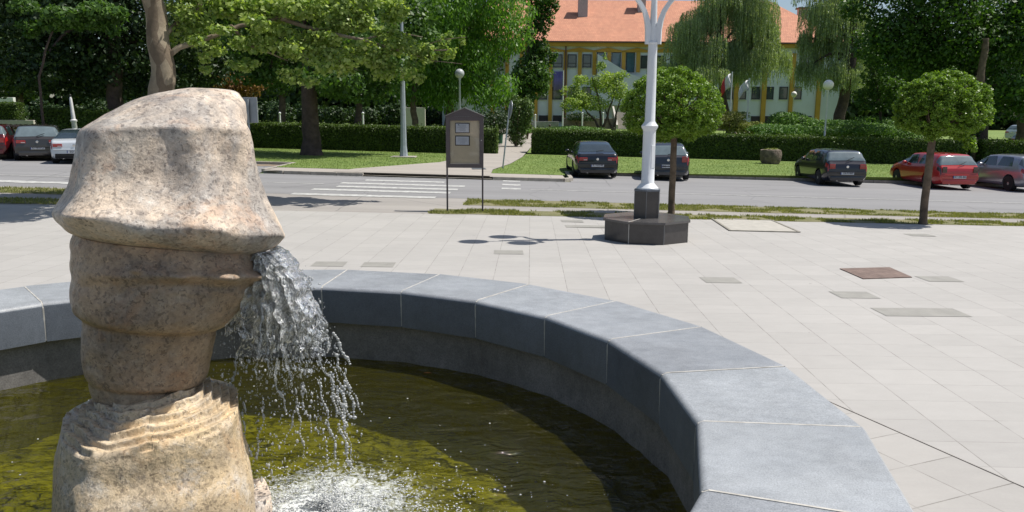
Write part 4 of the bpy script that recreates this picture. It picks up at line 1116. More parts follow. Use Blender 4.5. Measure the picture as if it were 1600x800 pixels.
    patch('windscreen', ws+.08, wb-.05, 5.35, 8, M_glass, across=True, nvv=12)
    mid = (side[0]+side[1])/2+.05
    for sy in (-1, 1):
        patch('side_window', side[0], mid-.04, 5.08, 5.93, M_glass, sy, skew=.12)
        patch('side_window', mid+.04, side[1]+.1, 5.08, 5.93, M_glass, sy, skew=.16)
        if quarter: patch('side_window', quarter[0], quarter[1], 5.1, 5.85, M_glass, sy, skew=.06)
        y_, z_ = sec(side[1], 5); mb = MB(); mb.ball((0, 0, 0), .1, 2, (1, .6, .75)); o = mb.make('mirror', col, root, True); o.location = T @ Vector((side[1]+.05, sy*(y_+.10), z_+.05))
        # tail lights wrap around the corner
        z0, z1 = lights_z = belt_lights = (itp(belt, .1)-.20, itp(belt, .1)-.0)
        lm = M_darklight if dark_lens else M_redlight
        if lights == 'wide': o = patch('tail_light', .008, .26, 4.1, 4.95, lm, sy, off=.008)
        else: o = patch('tail_light', .01, .2, 4.0, 5.0, lm, sy, off=.008)
        mb = MB(); yy = wid(0)
        if lights == 'wide': mb.box((yy*.72*sy, -.004, (z0+z1)/2-.01), (yy*.42, .03, (z1-z0)*.62), bev=.012)
        elif lights == 'round': mb.box((yy*.80*sy, -.004, (z0+z1)/2+.02), (yy*.24, .03, (z1-z0)*1.15), bev=.012)
        else: mb.box((yy*.78*sy, -.004, (z0+z1)/2), (yy*.30, .03, (z1-z0)*.95), bev=.012)
        lo_ = mb.make('tail_lens', lm, o)
        if lights == 'wide':
            mb = MB(); mb.box((yy*.62*sy, -.02, (z0+z1)/2-.04), (yy*.18, .006, .03)); mb.make('reversing_lens', mat('clear_lens', (.6, .5, .5), .2, .05), o)
        # headlights
        patch('headlight', L-.42, L-.03, 4.3, 5.0, mat('headlamp', (.55, .58, .6), .1, .05, coat=1), sy, off=.008)
    bh = itp(belt, .1)
    mb = MB(); mb.box((0, .03, .33), (wid(0)*1.72, .10, .20), bev=.03); mb.make('bumper_lower', M_under if darkbump else col, root, True)
    mb = MB(); mb.box((0, -.012, .585), (wid(0)*1.86, .05, .05), bev=.02); mb.make('bumper_strip', col, root, True)
    zp = bh-.36 if plate_txt else bh-.35
    mb = MB(); mb.box((0, -.022, zp), (.52, .012, .115), bev=.004); pl = mb.make('number_plate', M_plate, root)
    if plate_txt:
        cu = bpy.data.curves.new('plate_text', 'FONT'); cu.body = plate_txt; cu.size = .10; cu.align_x = 'CENTER'; cu.align_y = 'CENTER'; cu.extrude = .001; cu.offset = .002
        to = bpy.data.objects.new('t', cu); C.objects.link(to); tm = bpy.data.meshes.new_from_object(to.evaluated_get(bpy.context.evaluated_depsgraph_get())); bpy.data.objects.remove(to)
        tm.transform(Matrix.Translation((.02, -.0300, zp)) @ Matrix.Rotation(R(90), 4, 'X')); tm.name = 'plate_characters'; tm.materials.clear(); link('plate_characters', tm, mat('plate_ink', (.03, .03, .05), .6), pl, smooth=False)
        mb = MB(); mb.box((-.245, -.0295, zp), (.03, .002, .11)); mb.make('plate_band', mat('plate_blue', (.02, .05, .25), .5), pl)
    if badge:
        mb = MB(); mb.lathe([(.052, 0), (.052, .01), (.042, .014)], n=20); o = mb.make('badge', M_chrome, root); o.rotation_euler = (R(90), 0, 0); o.location = (0, -.006, bh-.11)
    mb = MB(); mb.tube([(-.02, g0-.04, itp(top, g0)+.03), (.28, g0+.02, itp(top, g0+.08)+.03)], .012, 6); mb.make('wiper', M_black, root)
    mb = MB(); mb.tube([(-wid(0)*.5, .0, .25), (-wid(0)*.5, .2, .25)], .035, 10); mb.make('exhaust', M_chrome, root)
    # underbody
    mb = MB(); mb.box((0, L/2, .34), (W*.60, L*.86, .25)); mb.make('underbody', M_under, root)
    wdummy = None
    for ax in (axR, axF):
        for sy in (-1, 1):
            if wdummy is None:
                mb = MB(); mb.lathe([(wheel*.62, -.105), (wheel*.94, -.105), (wheel, -.08), (wheel, .08), (wheel*.94, .105), (wheel*.62, .105)], n=30); wt = mb.make('wheel', M_tyre, root, True)
                mb = MB(); mb.lathe([(wheel*.66, -.085), (wheel*.66, -.10), (wheel*.60, -.10), (wheel*.58, -.06)], n=30)
                for k in range(5):
                    a = 2*math.pi*k/5; mb.box((wheel*.33*math.cos(a), wheel*.33*math.sin(a), -.085), (wheel*.56, wheel*.20, .02), rz=a, bev=.006)
                mb.lathe([(.06, -.08), (.06, -.105), (.03, -.11)], n=14)
                rm = mb.make('rim', M_rim, wt, True)
                wdummy = wt; o = wt
            else:
                o = wdummy.copy(); C.objects.link(o); o.parent = root
                r2 = rm.copy(); C.objects.link(r2); r2.parent = o
            p = T @ Vector((ax, sy*(Wd-.115), wheel)); o.location = p; o.rotation_euler = (0, R(-90 if sy < 0 else 90), 0)
            o.rotation_euler = (0, R(-90) if sy < 0 else R(90), 0)
    return root
CARG = 'cars parked along the far side of the road'
def carpos(u, v, Y=None):
    q = G(u, v) if Y is None else P(u, v, Y); return Vector((q.x, q.y, zg(q.x, q.y)+.004))
sedan_top = [(0, .66), (.03, .90), (.10, 1.0), (.42, 1.06), (.95, 1.34), (1.35, 1.44), (2.0, 1.47), (2.6, 1.44), (3.05, 1.28), (3.45, 1.04), (3.7, .98), (4.3, .86), (4.62, .68), (4.77, .50)]
sedan_belt = [(0, .62), (.04, .88), (.3, .95), (1, .97), (3.3, .94), (3.7, .90), (4.5, .72), (4.77, .46)]
hatch_top = [(0, .62), (.03, .88), (.10, .98), (.20, 1.14), (.38, 1.36), (.55, 1.43), (1.2, 1.46), (2.0, 1.46), (2.45, 1.42), (2.85, 1.22), (3.15, 1.03), (3.4, .95), (3.9, .84), (4.1, .68), (4.18, .50)]
hatch_belt = [(0, .58), (.04, .86), (.2, .95), (1, .96), (3.1, .92), (3.4, .88), (3.95, .72), (4.18, .46)]
make_car('sedan_car', 'shiny black saloon parked nose-in left of the white lamp post', CARG, 4.77, 1.82, sedan_top, sedan_belt, paint('black_paint', (.008, .009, .014)), carpos(933, 279.5), 1, roofw=.70, plate_txt='KT·623-IK', rear_glass=(.40, 1.22), side=(1.15, 3.0), lights='wide', axle=(.98, 3.85), wheel=.33)
h2 = [(a, b_*1.02) for a, b_ in hatch_top]
make_car('hatchback_car', 'dark grey hatchback parked behind the lamp post and the round-crowned tree', CARG, 4.3, 1.79, [(0, .66), (.05, .95), (.13, 1.02), (.45, 1.38), (.7, 1.47), (1.3, 1.50), (2.1, 1.49), (2.5, 1.42), (3.2, 1.05), (3.5, .98), (4.1, .82), (4.3, .55)], [(0, .62), (.05, .93), (.3, 1.0), (1, .98), (3.1, .93), (3.5, .88), (4.1, .72), (4.3, .5)], paint('graphite_paint', (.035, .038, .048), .5), carpos(1043, 283), -7, roofw=.72, plate_txt='ZG·4105-X', rear_glass=(.12, .50), side=(.8, 2.6), lights='round', wheel=.32)
make_car('hatchback_car', 'black hatchback parked right of the stone planter, chrome round badge on its tailgate', CARG, 4.15, 1.735, [(a*4.15/4.18, z*.985) for a, z in hatch_top], [(a*4.15/4.18, z) for a, z in hatch_belt], paint('night_paint', (.014, .013, .020)), carpos(1322, 292), -2, roofw=.77, plate_txt='156·R·860', rear_glass=(.12, .46), side=(.75, 2.5), lights='tall', wheel=.31)
make_car('hatchback_car', 'red three-door hatchback with smoked tail lights parked behind the right round-crowned tree', CARG, 4.02, 1.755, [(a*4.02/4.18, z*.97) for a, z in hatch_top], [(a*4.02/4.18, z*.98) for a, z in hatch_belt], paint('red_paint', (.42, .018, .018), .1), carpos(1497, 297.5), 1, roofw=.74, plate_txt='KT·252-BG', rear_glass=(.10, .44), side=(.72, 2.45), lights='round', dark_lens=True, wheel=.31, badge=False)
make_car('hatchback_car', 'silver grey hatchback at the right edge, half out of the picture', CARG, 4.15, 1.735, [(a*4.15/4.18, z*.985) for a, z in hatch_top], [(a*4.15/4.18, z) for a, z in hatch_belt], paint('silver_paint', (.36, .37, .42), .6), carpos(1628, 302), 2, roofw=.77, rear_glass=(.12, .46), side=(.75, 2.5), lights='tall', wheel=.31)
# left of the sculpture
make_car('estate_car', 'grey brown car parked between the dark red car and the white one', CARG, 4.6, 1.86, [(a*1.1, z*1.02) for a, z in hatch_top], [(a*1.1, z*1.02) for a, z in hatch_belt], paint('taupe_paint', (.055, .050, .048), .4), carpos(61, 252), 27, roofw=.74, plate_txt='KT·810-CI', rear_glass=(.10, .52), side=(.9, 2.9), lights='wide', wheel=.32)
make_car('coupe_car', 'white car with red tail light parked at the left, partly hidden by the carved stone', CARG, 4.65, 1.85, [(a*4.65/4.77, z*.95) for a, z in sedan_top], [(a*4.65/4.77, z*.96) for a, z in sedan_belt], paint('white_paint', (.58, .62, .66), .1), carpos(118, 257), 20, roofw=.70, plate_txt='ZG·7301', rear_glass=(.40, 1.3), side=(1.2, 3.0), lights='wide', darkbump=True, wheel=.33)
make_car('hatchback_car', 'dark red car at the left edge of the picture, showing its silver wheel', CARG, 4.2, 1.75, hatch_top, hatch_belt, paint('maroon_paint', (.09, .008, .012), .3), carpos(-22, 250), 24, roofw=.75, plate_txt='', lights='tall', wheel=.31)
# distant cars beyond the right hedge
make_car('hatchback_car', 'pale silver car far behind the hedge at the right edge', 'cars in the far car park', 4.2, 1.75, hatch_top, hatch_belt, paint('silver_paint', (.36, .37, .42), .6), P(1590, 230, 62)*1.0, -75)
make_car('hatchback_car', 'white car beyond the silver one, far behind the hedge at the right edge', 'cars in the far car park', 4.2, 1.75, hatch_top, hatch_belt, paint('white_paint', (.58, .62, .66), .1), P(1580, 220, 70)*1.0, -75)
for o in C.objects:
    if o.get('group') == 'cars in the far car park': o.location.z = zg(o.location.x, o.location.y)+.1
    
# ================================================================== BUILDING
BY = 91.0
M_wallw = mat('white_render', (.63, .68, .75), .85, .05, .8, .1, bscale=8)
M_yel = mat('ochre_render', (.50, .30, .055), .85, .08, 1.2)
M_roof = None
def roofmat():
    m, n, b = nodes('clay_tiles'); co = N(n, 'TexCoord').outputs['Object']
    br = N(n, 'TexBrick', i_Scale=1.0); br.inputs['Brick Width'].default_value = .22; br.inputs['Row Height'].default_value = .30; br.inputs['Mortar Size'].default_value = .012
    br.inputs['Color1'].default_value = (.58, .275, .17, 1); br.inputs['Color2'].default_value = (.50, .225, .14, 1); br.inputs['Mortar'].default_value = (.34, .15, .10, 1)
    n.links.new(co, br.inputs['Vector'])
    c = mixc(n, .5, br.outputs[0], ramp(n, tex(n, .8, 6, .7, co), [(.3, (.75, .75, .75)), (.7, (1.2, 1.15, 1.1))]), 'MULTIPLY'); n.links.new(c, b.inputs[0]); b.inputs['Roughness'].default_value = .85
    bump(n, b, br.outputs[1], .4, .03); return m
M_roof = roofmat(); M_win = glassmat('window_glass', (.05, .065, .07)); M_winblue = glassmat('tinted_glass', (.05, .10, .13))
M_wframe = mat('dark_window_frame', (.02, .02, .03), .5); M_tin = mat('brown_tin', (.14, .07, .05), .5)
def bx(u, v=65, Y=BY): return P(u, v, Y).x
def bz(v, u=1000, Y=BY): return P(u, v, Y).z
bx0, bx1 = bx(690), bx(1322); z_e = bz(66, 1000); z_b = zg(20, BY)-.5
bo = Vector(((bx0+bx1)/2, BY, z_b+.5))
bld = empty('town_building', bo, 'long white and ochre building with a red tiled roof behind the park', 'building')
def bpart(name, mb, m, parent=bld, smooth=False):
    bmesh.ops.translate(mb.b, vec=-bo, verts=mb.b.verts); return mb.make(name, m, parent, smooth)
mb = MB(); mb.box(((bx0+bx1)/2, BY+7.5, (z_b+z_e)/2), (bx1-bx0, 15, z_e-z_b)); bpart('wall', mb, M_wallw)
rz_ = P(1000, 2, BY+8.2).z; rx1 = P(1200, 2, BY+8.2).x; rx0 = bx0+6
mb = MB(); A = (bx0-.6, BY-.7, z_e-.05); B = (bx1+.6, BY-.7, z_e-.05); Cc = (bx1+.6, BY+15.8, z_e-.05); D = (bx0-.6, BY+15.8, z_e-.05); E = (rx0, BY+7.5, rz_); F_ = (rx1, BY+7.5, rz_)
v = [mb.b.verts.new(p) for p in (A, B, Cc, D, E, F_)]
for f in ((0, 1, 5, 4), (1, 2, 5), (2, 3, 4, 5), (3, 0, 4), (0, 3, 2, 1)): mb.b.faces.new([v[i] for i in f])
rf = bpart('roof', mb, M_roof)
# tile courses need coordinates along the slope
uvo = bpy.data.objects.new('tmp', None); bpy.data.objects.remove(uvo)
for u, v0, v1, w_, Yc in ((911, -8, 14, 1.1, BY+4.5), (1254, 14, 40, .95, BY+6.5), (1003, -14, 6, .9, BY+5.5)):
    x = P(u, v0, Yc).x; zt = P(u, v0, Yc).z; mb = MB(); mb.box((x, Yc, zt-2.2), (w_, .9, 4.4)); ch = bpart('chimney', mb, mat('pinkish_render', (.5, .42, .42), .9), rf)
    mb = MB(); mb.box((x, Yc, zt+.06), (w_+.35, 1.25, .16)); bpart('chimney_cap', mb, mat('chimney_cap_clay', (.22, .12, .1), .9), ch)
mb = MB(); mb.box(((bx0+bx1)/2, BY-.76, z_e-.06), (bx1-bx0+1.3, .14, .16)); bpart('gutter', mb, M_tin)
mb = MB(); zt, zb_ = bz(66.8), bz(73.2); mb.box(((bx0+bx1)/2, BY-.30, (zt+zb_)/2), (bx1-bx0+.2, .6, zt-zb_)); bpart('cornice', mb, M_yel)
# zigzag frieze
zz = []; step = 22.7; u0 = 905.5-step*9
for k in range(20):
    u = u0+step*k; zz.append((bx(u), BY-.10, bz(75 if k % 2 else 79.3)))
mb = MB(); zlow = bz(81.8)
for a, c in zip(zz[:-1], zz[1:]): mb.prism([a, c, (c[0], c[1], zlow), (a[0], a[1], zlow)], (0, .095, 0))
bmesh.ops.remove_doubles(mb.b, verts=mb.b.verts, dist=.001)
bpart('zigzag_frieze', mb, M_yel)
def window(u0, u1, v0, v1, glass=M_win, split=None, fr=.1):
    x0, x1 = bx(u0, v0), bx(u1, v0); z1, z0 = bz(v0, (u0+u1)/2), bz(v1, (u0+u1)/2); mb = MB()
    y = BY-.03
    for a in ((x0, x0+fr), (x1-fr, x1)): mb.box(((a[0]+a[1])/2, y, (z0+z1)/2), (fr, .07, z1-z0))
    for a in ((z0, z0+fr), (z1-fr, z1)): mb.box(((x0+x1)/2, y, (a[0]+a[1])/2), (x1-x0-2*fr, .07, fr))
    if split: zs = z0+(z1-z0)*split; mb.box(((x0+x1)/2, y, zs), (x1-x0-2*fr, .06, fr*.6))
    f = bpart('window', mb, M_wframe)
    mb = MB(); mb.box(((x0+x1)/2, y+.005, (z0+z1)/2), (x1-x0-2*fr, .03, z1-z0-2*fr)); bpart('pane', mb, glass, f)
    mb = MB(); mb.box(((x0+x1)/2, BY-.06, z0-.03), (x1-x0+.1, .16, .05)); bpart('sill', mb, mat('sill_metal', (.4, .42, .44), .5), f)
    return f
for u0_, u1_ in ((842, 856), (864.5, 879), (887, 901), (910.5, 924.2)): window(u0_, u1_, 85, 105.5, split=.32)
for u0_, u1_ in ((933, 947.5), (956, 970), (978.5, 992)): window(u0_, u1_, 82, 113, M_winblue, fr=.06)
for k in range(12): 
    a = 1001.5+k*22.7
    window(a, a+13.5, 87, 107, split=.32)
for u0_, u1_ in ((841, 855), (863, 878), (888, 902), (910, 924)): window(u0_, u1_, 136, 155.5)
for u0_, u1_ in ((1131, 1145.5), (1153.8, 1166.5), (1175, 1188.5), (1197, 1209.3), (1218, 1231.3), (1240, 1253)): window(u0_, u1_, 135.6, 155.3)
for u0_, u1_ in ((842, 856), (864, 878)): window(u0_, u1_, 180.3, 190, fr=.05, glass=mat('dark_opening', (.025, .018, .03), .5))
for u0_, u1_ in ((1173.5, 1187), (1195.5, 1209), (1218, 1231), (1240, 1252), (1259, 1268)): window(u0_, u1_, 181.5, 200.5, fr=.05, glass=mat('dark_opening', (.025, .018, .03), .5))
for k in range(22):
    u = 747+22.7*k
    if u < 1000 or k % 2 == 0 and False: pass
    u_ = u
    x = bx(u_, 100)
    if u_ < 1000:
        if 760 < u_ < 1001:
            zlo = bz(113, u_) if u_ > 930 else (bz(117, u_) if u_ > 895 else bz(190, u_))
            mb = MB(); mb.box((x, BY-.11, (zlow+zlo)/2), (.42, .22, zlow-zlo)); bpart('pilaster', mb, M_yel)
for u in (1019, 1063, 1107, 1150, 1193.5, 1236.5, 1279):
    x = bx(u, 140); mb = MB(); mb.box((x, BY-.13, (zlow+z_b)/2), (.5, .26, zlow-z_b)); bpart('pilaster', mb, M_yel)
mb = MB(); x = bx(883.5, 100); mb.tube([(x, BY-.36, z_e-.1), (x, BY-.36, z_b)], .09, 8); bpart('downpipe', mb, M_tin)
# white stair gable before the tall windows, banner
mb = MB(); mb.prism([(bx(932, 86), BY-1.4, bz(86, 932)), (bx(981, 116), BY-1.4, bz(116, 981)), (bx(1000, 122), BY-1.4, bz(122, 1000)), (bx(1000, 180), BY-1.4, bz(165)), (bx(932, 180), BY-1.4, bz(165))], (0, 1.1, 0)); bpart('entrance_gable', mb, M_wallw)
x0, x1 = bx(864.5, 120), bx(879, 120); V = []; F = []
for i in range(9):
    for j in range(2):
        V.append((x0+(x1-x0)*i/8, BY-.25-.08*math.sin(i*1.1)-.2*j, bz(113) if j == 0 else bz(142)))
for i in range(8): F.append((i*2, i*2+1, i*2+3, i*2+2))
me = npmesh('banner', V, F); me.transform(Matrix.Translation(-bo)); bn_ = link('banner', me, mat('purple_cloth', (.16, .14, .34), .8, .12, 2), bld); bn_.modifiers.new('s', 'SOLIDIFY').thickness = .02
# terrace wall, its planter hedge, stairs
M_terr = mat('brown_stone_wall', (.27, .21, .18), .9, .3, 3, .8, bscale=5, bdist=.05)
def wallthing(name, u0, u1, v0, v1, Y, th, m, label, cat='wall'):
    x0, x1 = P(u0, v0, Y).x, P(u1, v0, Y).x; zt = P((u0+u1)/2, v0, Y).z; zb = min(zg(x0, Y), zg(x1, Y))-.3
    if v1: zb = min(zb, P((u0+u1)/2, v1, Y).z)
    mb = MB(); mb.box(((x0+x1)/2, Y+th/2, (zt+zb)/2), (x1-x0, th, zt-zb), bev=.02); o = mb.make(name, m)
    return tag(o, label, cat)
wallthing('terrace_wall', 879, 963, 185, 199, 86, .5, M_terr, 'low brown stone terrace wall behind the small airy tree')
wallthing('terrace_wall', 1000, 1166, 186.5, 200, 86, .5, M_terr, 'low brown stone terrace wall behind the willow and the round-crowned tree')
wallthing('terrace_wall', 820, 873, 189.5, 197, 87, .4, mat('grey_stone_wall', (.3, .3, .3), .9, .2, 3, .5), 'low grey wall under the building left of the flagpole')
stp = empty('entrance_stairs', (P(985, 198, 84).x, 84, zg(12, 84)), 'pale stone stairs climbing to the building beside the small airy tree', 'stairs')
for k in range(9):
    z1 = .22*(k+1); mb = MB(); mb.box((0, k*.42+.2, z1/2), (2.6, .415, z1)); mb.make('step', mat('pale_stone', (.5, .47, .42), .85, .1), stp)
mb = MB(); mb.prism([(-1.5, 0, 0), (-1.5, 3.9, 0), (-1.5, 3.9, 2.6), (-1.5, 0, .6)], (.19, 0, 0)); mb.make('side_wall', mat('pale_stone', (.5, .47, .42), .85, .1), stp)

# ================================================================== HEDGES
def hedge(name, x0, x1, y0, y1, h, label, n, lm=LM_hedge, off=.1, size=.085, cat='hedge', base=0):
    xm_, ym_ = (x0+x1)/2, (y0+y1)/2; root_ = empty(name, (xm_, ym_, zg(xm_, ym_)), label, cat)
    z0 = zg(xm_, ym_); V = []; F = []; k = max(2, int((x1-x0)/1.0))
    for i in range(k+1):
        x = x0+.06+(x1-x0-.12)*i/k; z = zg(x, ym_)
        for (yy, zz_) in ((y0+.07, z-.1), (y0+.07, z+h-.09+.04*noise.noise(Vector((x, 0, 0)))), (y1-.07, z+h-.09), (y1-.07, z-.1)): V.append((x-xm_, yy-ym_, zz_-z0))
    for i in range(k):
        for j in range(4): F.append((i*4+j, (i+1)*4+j, (i+1)*4+(j+1) % 4, i*4+(j+1) % 4))
    b = bmesh.new(); vs = [b.verts.new(v_) for v_ in V]
    for f in F: b.faces.new([vs[i] for i in f])
    b.faces.new([vs[i] for i in (0, 1, 2, 3)]); b.faces.new([vs[-4+i] for i in (3, 2, 1, 0)]); bmesh.ops.recalc_face_normals(b, faces=b.faces)
    me = bpy.data.meshes.new('twigs'); b.to_mesh(me); b.free(); link('twigs', me, M_core, root_, False)
    A_f = (x1-x0)*h; A_t = (x1-x0)*(y1-y0); A_e = h*(y1-y0); tot = A_f+A_t+2*A_e
    r = rng.random(n); x = rng.uniform(x0, x1, n); y = rng.uniform(y0, y1, n); zf = rng.random(n)
    face = np.where(r < A_f/tot, 0, np.where(r < (A_f+A_t)/tot, 1, np.where(r < (A_f+A_t+A_e)/tot, 2, 3)))
    zz = np.array([zg(a, c) for a, c in zip(x, y)])
    jit = lambda s: rng.normal(size=n)*s
    hh = h+.05*np.array([noise.noise(Vector((a*.8, c, 2))) for a, c in zip(x, y)])
    c = np.stack([np.where(face == 2, x0, np.where(face == 3, x1, x))+jit(.04), np.where(face == 0, y0, y)+jit(.045), zz+np.where(face == 1, hh, zf*hh)+jit(.035)], 1)
    wild = rng.random(n) < .03; c[wild, 2] += np.where(face[wild] == 1, rng.random(wild.sum())*.22, 0)
    nrm = rng.normal(size=(n, 3))*.8+np.where((face == 0)[:, None], np.array([0, -.8, .3]), np.array([0, 0, .8])); nrm /= np.linalg.norm(nrm, axis=1)[:, None]
    t = rng.normal(size=(n, 3)); t -= nrm*(t*nrm).sum(1)[:, None]; t /= np.linalg.norm(t, axis=1)[:, None]; bb = np.cross(nrm, t); s = size*rng.uniform(.5, 1.5, n)[:, None]
    c -= np.array([xm_, ym_, z0]); V = np.stack([c-t*s*.5, c+bb*s*.32, c+t*s*.5, c-bb*s*.32], 1)
    link('foliage', npmesh('foliage', V, np.arange(n*4).reshape(-1, 4)), lm, root_, False); return root_
hx = lambda u, Y=48: P(u, 220, Y).x
hedge('clipped_hedge', hx(300, 47.5), hx(776, 47.5), 47.3, 48.6, 1.58, 'long clipped dark green hedge left of the path', 60000)
hedge('clipped_hedge', hx(833, 49), hx(1512, 49), 49, 50.4, 1.62, 'long clipped dark green hedge right of the path behind the cars', 90000)
hedge('clipped_hedge', hx(1540, 49), hx(1640, 49)+3, 49, 50.4, 1.7, 'short clipped hedge at the right edge beyond the ivy-covered trunk', 20000)
q0, q1 = P(55, 185, 42).x, P(215, 185, 42).x
hedge('clipped_hedge', q0, q1, 42, 43.3, P(100, 171, 42).z-zg(q0, 42), 'clipped hedge block behind the white post at the left', 26000)
hedge('clipped_hedge', P(-30, 180, 62).x, P(26, 180, 62).x, 62, 63, P(10, 161, 62).z-zg(-30, 62), 'small bright clipped hedge in the far left background', 9000)

# ================================================================== SHRUBS
def bush(name, u, v, Y, rx_, rz2, n, size, lm, label, cat='shrub', ry_=None, per=14, squash=.8, core=True, **kw):
    c = P(u, v, Y); z0 = zg(c.x, Y)+.1; root_ = empty(name, (c.x, Y, z0), label, cat)
    lob = [((0, 0, c.z-z0), (rx_, ry_ or rx_*.8, rz2))]; cs, rs = clumps(lob, per=per, rr=(.3, .5))
    leaves('foliage', cs, rs, n, size, lm, root_, **kw)
    mb = MB(); 
    for k in range(5):
        a = k*1.3; mb.tube([(0, 0, -.1), (math.cos(a)*rx_*.3, math.sin(a)*rx_*.3, max(.2, c.z-z0)), (math.cos(a)*rx_*.6, math.sin(a)*rx_*.5, max(.3, c.z-z0+rz2*.3))], [.05, .035, .015], 6)
    mb.make('stems', M_bark, root_, True); return root_
bush('juniper', 1235, 190, 66, 2.3, 1.15, 9000, .16, LM_jun, 'dark green spreading juniper mound left of the white globe lamp', core=False)
bush('juniper', 1300, 202, 58, 4.2, .75, 12000, .15, LM_jun, 'low bright green juniper spreading behind the black hatchback')
bush('juniper', 1215, 203, 60, 2.6, .55, 7000, .15, LM_jun, 'low juniper mat just behind the hedge left of the globe lamp')
bush('juniper', 1375, 202, 60, 3.4, .85, 8000, .15, LM_jun, 'low juniper mound left of the right round-crowned tree')
bush('golden_juniper', 1145, 192, 66, 1.9, 1.35, 7000, .14, LM_juny, 'yellowish feathery juniper right of the round-crowned tree by the lamp post')
bush('golden_juniper', 1172, 200, 64, 1.3, .6, 3000, .13, LM_juny, 'small yellowish juniper tuft at the foot of the white flagpole')
bush('cone_bush', 806, 183, 56, 1.15, 2.0, 11000, .12, leafmat('thuja_leaf', (.05, .10, .02), (.13, .2, .05), .2, .5, .8), 'tall rounded bush at the left side of the path', 'bush')
bush('low_shrub', 905, 206, 60, 3.6, .45, 7000, .13, LM_jun, 'low green shrubs just behind the hedge above the black saloon')
bush('low_shrub', 762, 195, 54, 1.9, 1.3, 5000, .14, LM_dark, 'dark bush behind the notice board')
bush('round_bush', 824, 202, 64, .45, .5, 1200, .1, LM_hedge, 'tiny round bush beside the path left of the hedge end')
bush('planter_shrub', 1155, 180.5, 85, 1.7, .4, 2600, .14, LM_dark, 'dark shrubs along the top of the terrace wall right of the willow')
bush('planter_shrub', 905, 183, 85, 2.2, .45, 2600, .14, LM_dark, 'dark shrubs along the top of the terrace wall left of the small airy tree')
# flower bed at the far left
fb = leaves('flower_bed', [P(u, 198, 41) for u in range(-20, 75, 6)], [(.55, .4, .12)]*16, 3500, .09, leafmat('pink_flowers', (.08, .11, .04), (.45, .25, .24), .2, .6, 2.5)); tag(fb, 'bed of small pink flowers behind the cars at the far left', 'flower bed', kind='stuff')
wallthing('low_wall', -40, 52, 187.5, None, 50, .35, mat('pale_stone', (.5, .47, .42), .85, .1), 'low pale wall across the lawn at the far left')
wallthing('low_wall', -10, 20, 152, 160, 75, .4, mat('white_wall', (.65, .65, .62), .8), 'white wall end in the far left background')
wallthing('garden_wall', 632, 664, 168, 190, 78, .4, mat('pale_stone', (.5, .47, .42), .85, .1), 'pale wall seen under the trees left of the tall street light')
for i, (u, vt, Y) in enumerate(((437, 176, 66), (567, 176, 64), (401, 158, 60))):
    x = P(u, vt, Y).x; z0 = zg(x, Y)+.1; o = empty('park_post', (x, Y, z0), ['white post under the trees just left of the chestnut trunk', 'white post under the trees right of the chestnut trunk', 'white post under the trees beside the grey sign'][i], 'post', 'white posts in the park')
    mb = MB(); h_ = P(u, vt, Y).z-z0; mb.lathe([(.09, -.1), (.07, h_-.1)], n=10); mb.make('shaft', M_whitepaint, o, True)
    mb = MB(); mb.ball((0, 0, h_-.05), .11, 2); mb.make('cap', M_whitepaint, o, True)

# ================================================================== TREES
# plane tree on the left verge, its long limb reaching right over the crossing
tb = Vector((P(250, 300, 19.6).x, 19.6, 0)); tb.z = zg(tb.x, tb.y)
pt = [P(250, 318, 19.6), P(250, 140, 19.6), P(252, 85, 19.6), P(238, 0, 19.7), P(232, -90, 19.8), P(240, -220, 20)]
pt[0].z = tb.z-.1
plane = empty('plane_tree', tb, 'plane tree with mottled trunk behind the carved stone, its leafy limb reaching right', 'tree')
mb, P_ = trunk_mesh(plane, tb, pt, .34, M_planebark, flare=1.15, n=20)
limbs = [([P(256, 92, 19.6), P(280, 74, 19.7), P(325, 60, 20), P(372, 40, 20.4), P(430, 30, 20.8)], .08, .045), ([P(430, 26, 20.8), P(490, 45, 21), P(560, 62, 21), P(630, 80, 21), P(700, 78, 21)], .065, .02),
         ([P(360, 40, 20.3), P(390, 70, 20.6), P(450, 95, 20.9)], .05, .015), ([P(560, 62, 21), P(610, 50, 21.3), P(660, 58, 21.4)], .03, .01), ([P(490, 45, 21), P(520, 90, 21), P(560, 110, 21)], .035, .01),
         ([P(236, -30, 19.7), P(150, -120, 19.5), P(60, -180, 19.2)], .12, .05), ([P(236, -60, 19.7), P(340, -160, 20), P(430, -220, 20.2)], .12, .05), ([P(250, 60, 19.6), P(300, 20, 20.3), P(350, -30, 21)], .08, .03),
         ([P(630, 80, 21), P(680, 95, 21), P(722, 100, 21)], .018, .006), ([P(640, 80, 21), P(690, 62, 21.1), P(728, 58, 21.2)], .018, .006)]
for l_, a, c in limbs:
    q, rd = limb(l_, a, c, .03, 5); mb.tube([p-tb for p in q], rd, 9)
mb.make('trunk', M_planebark, plane, True)
lob = []
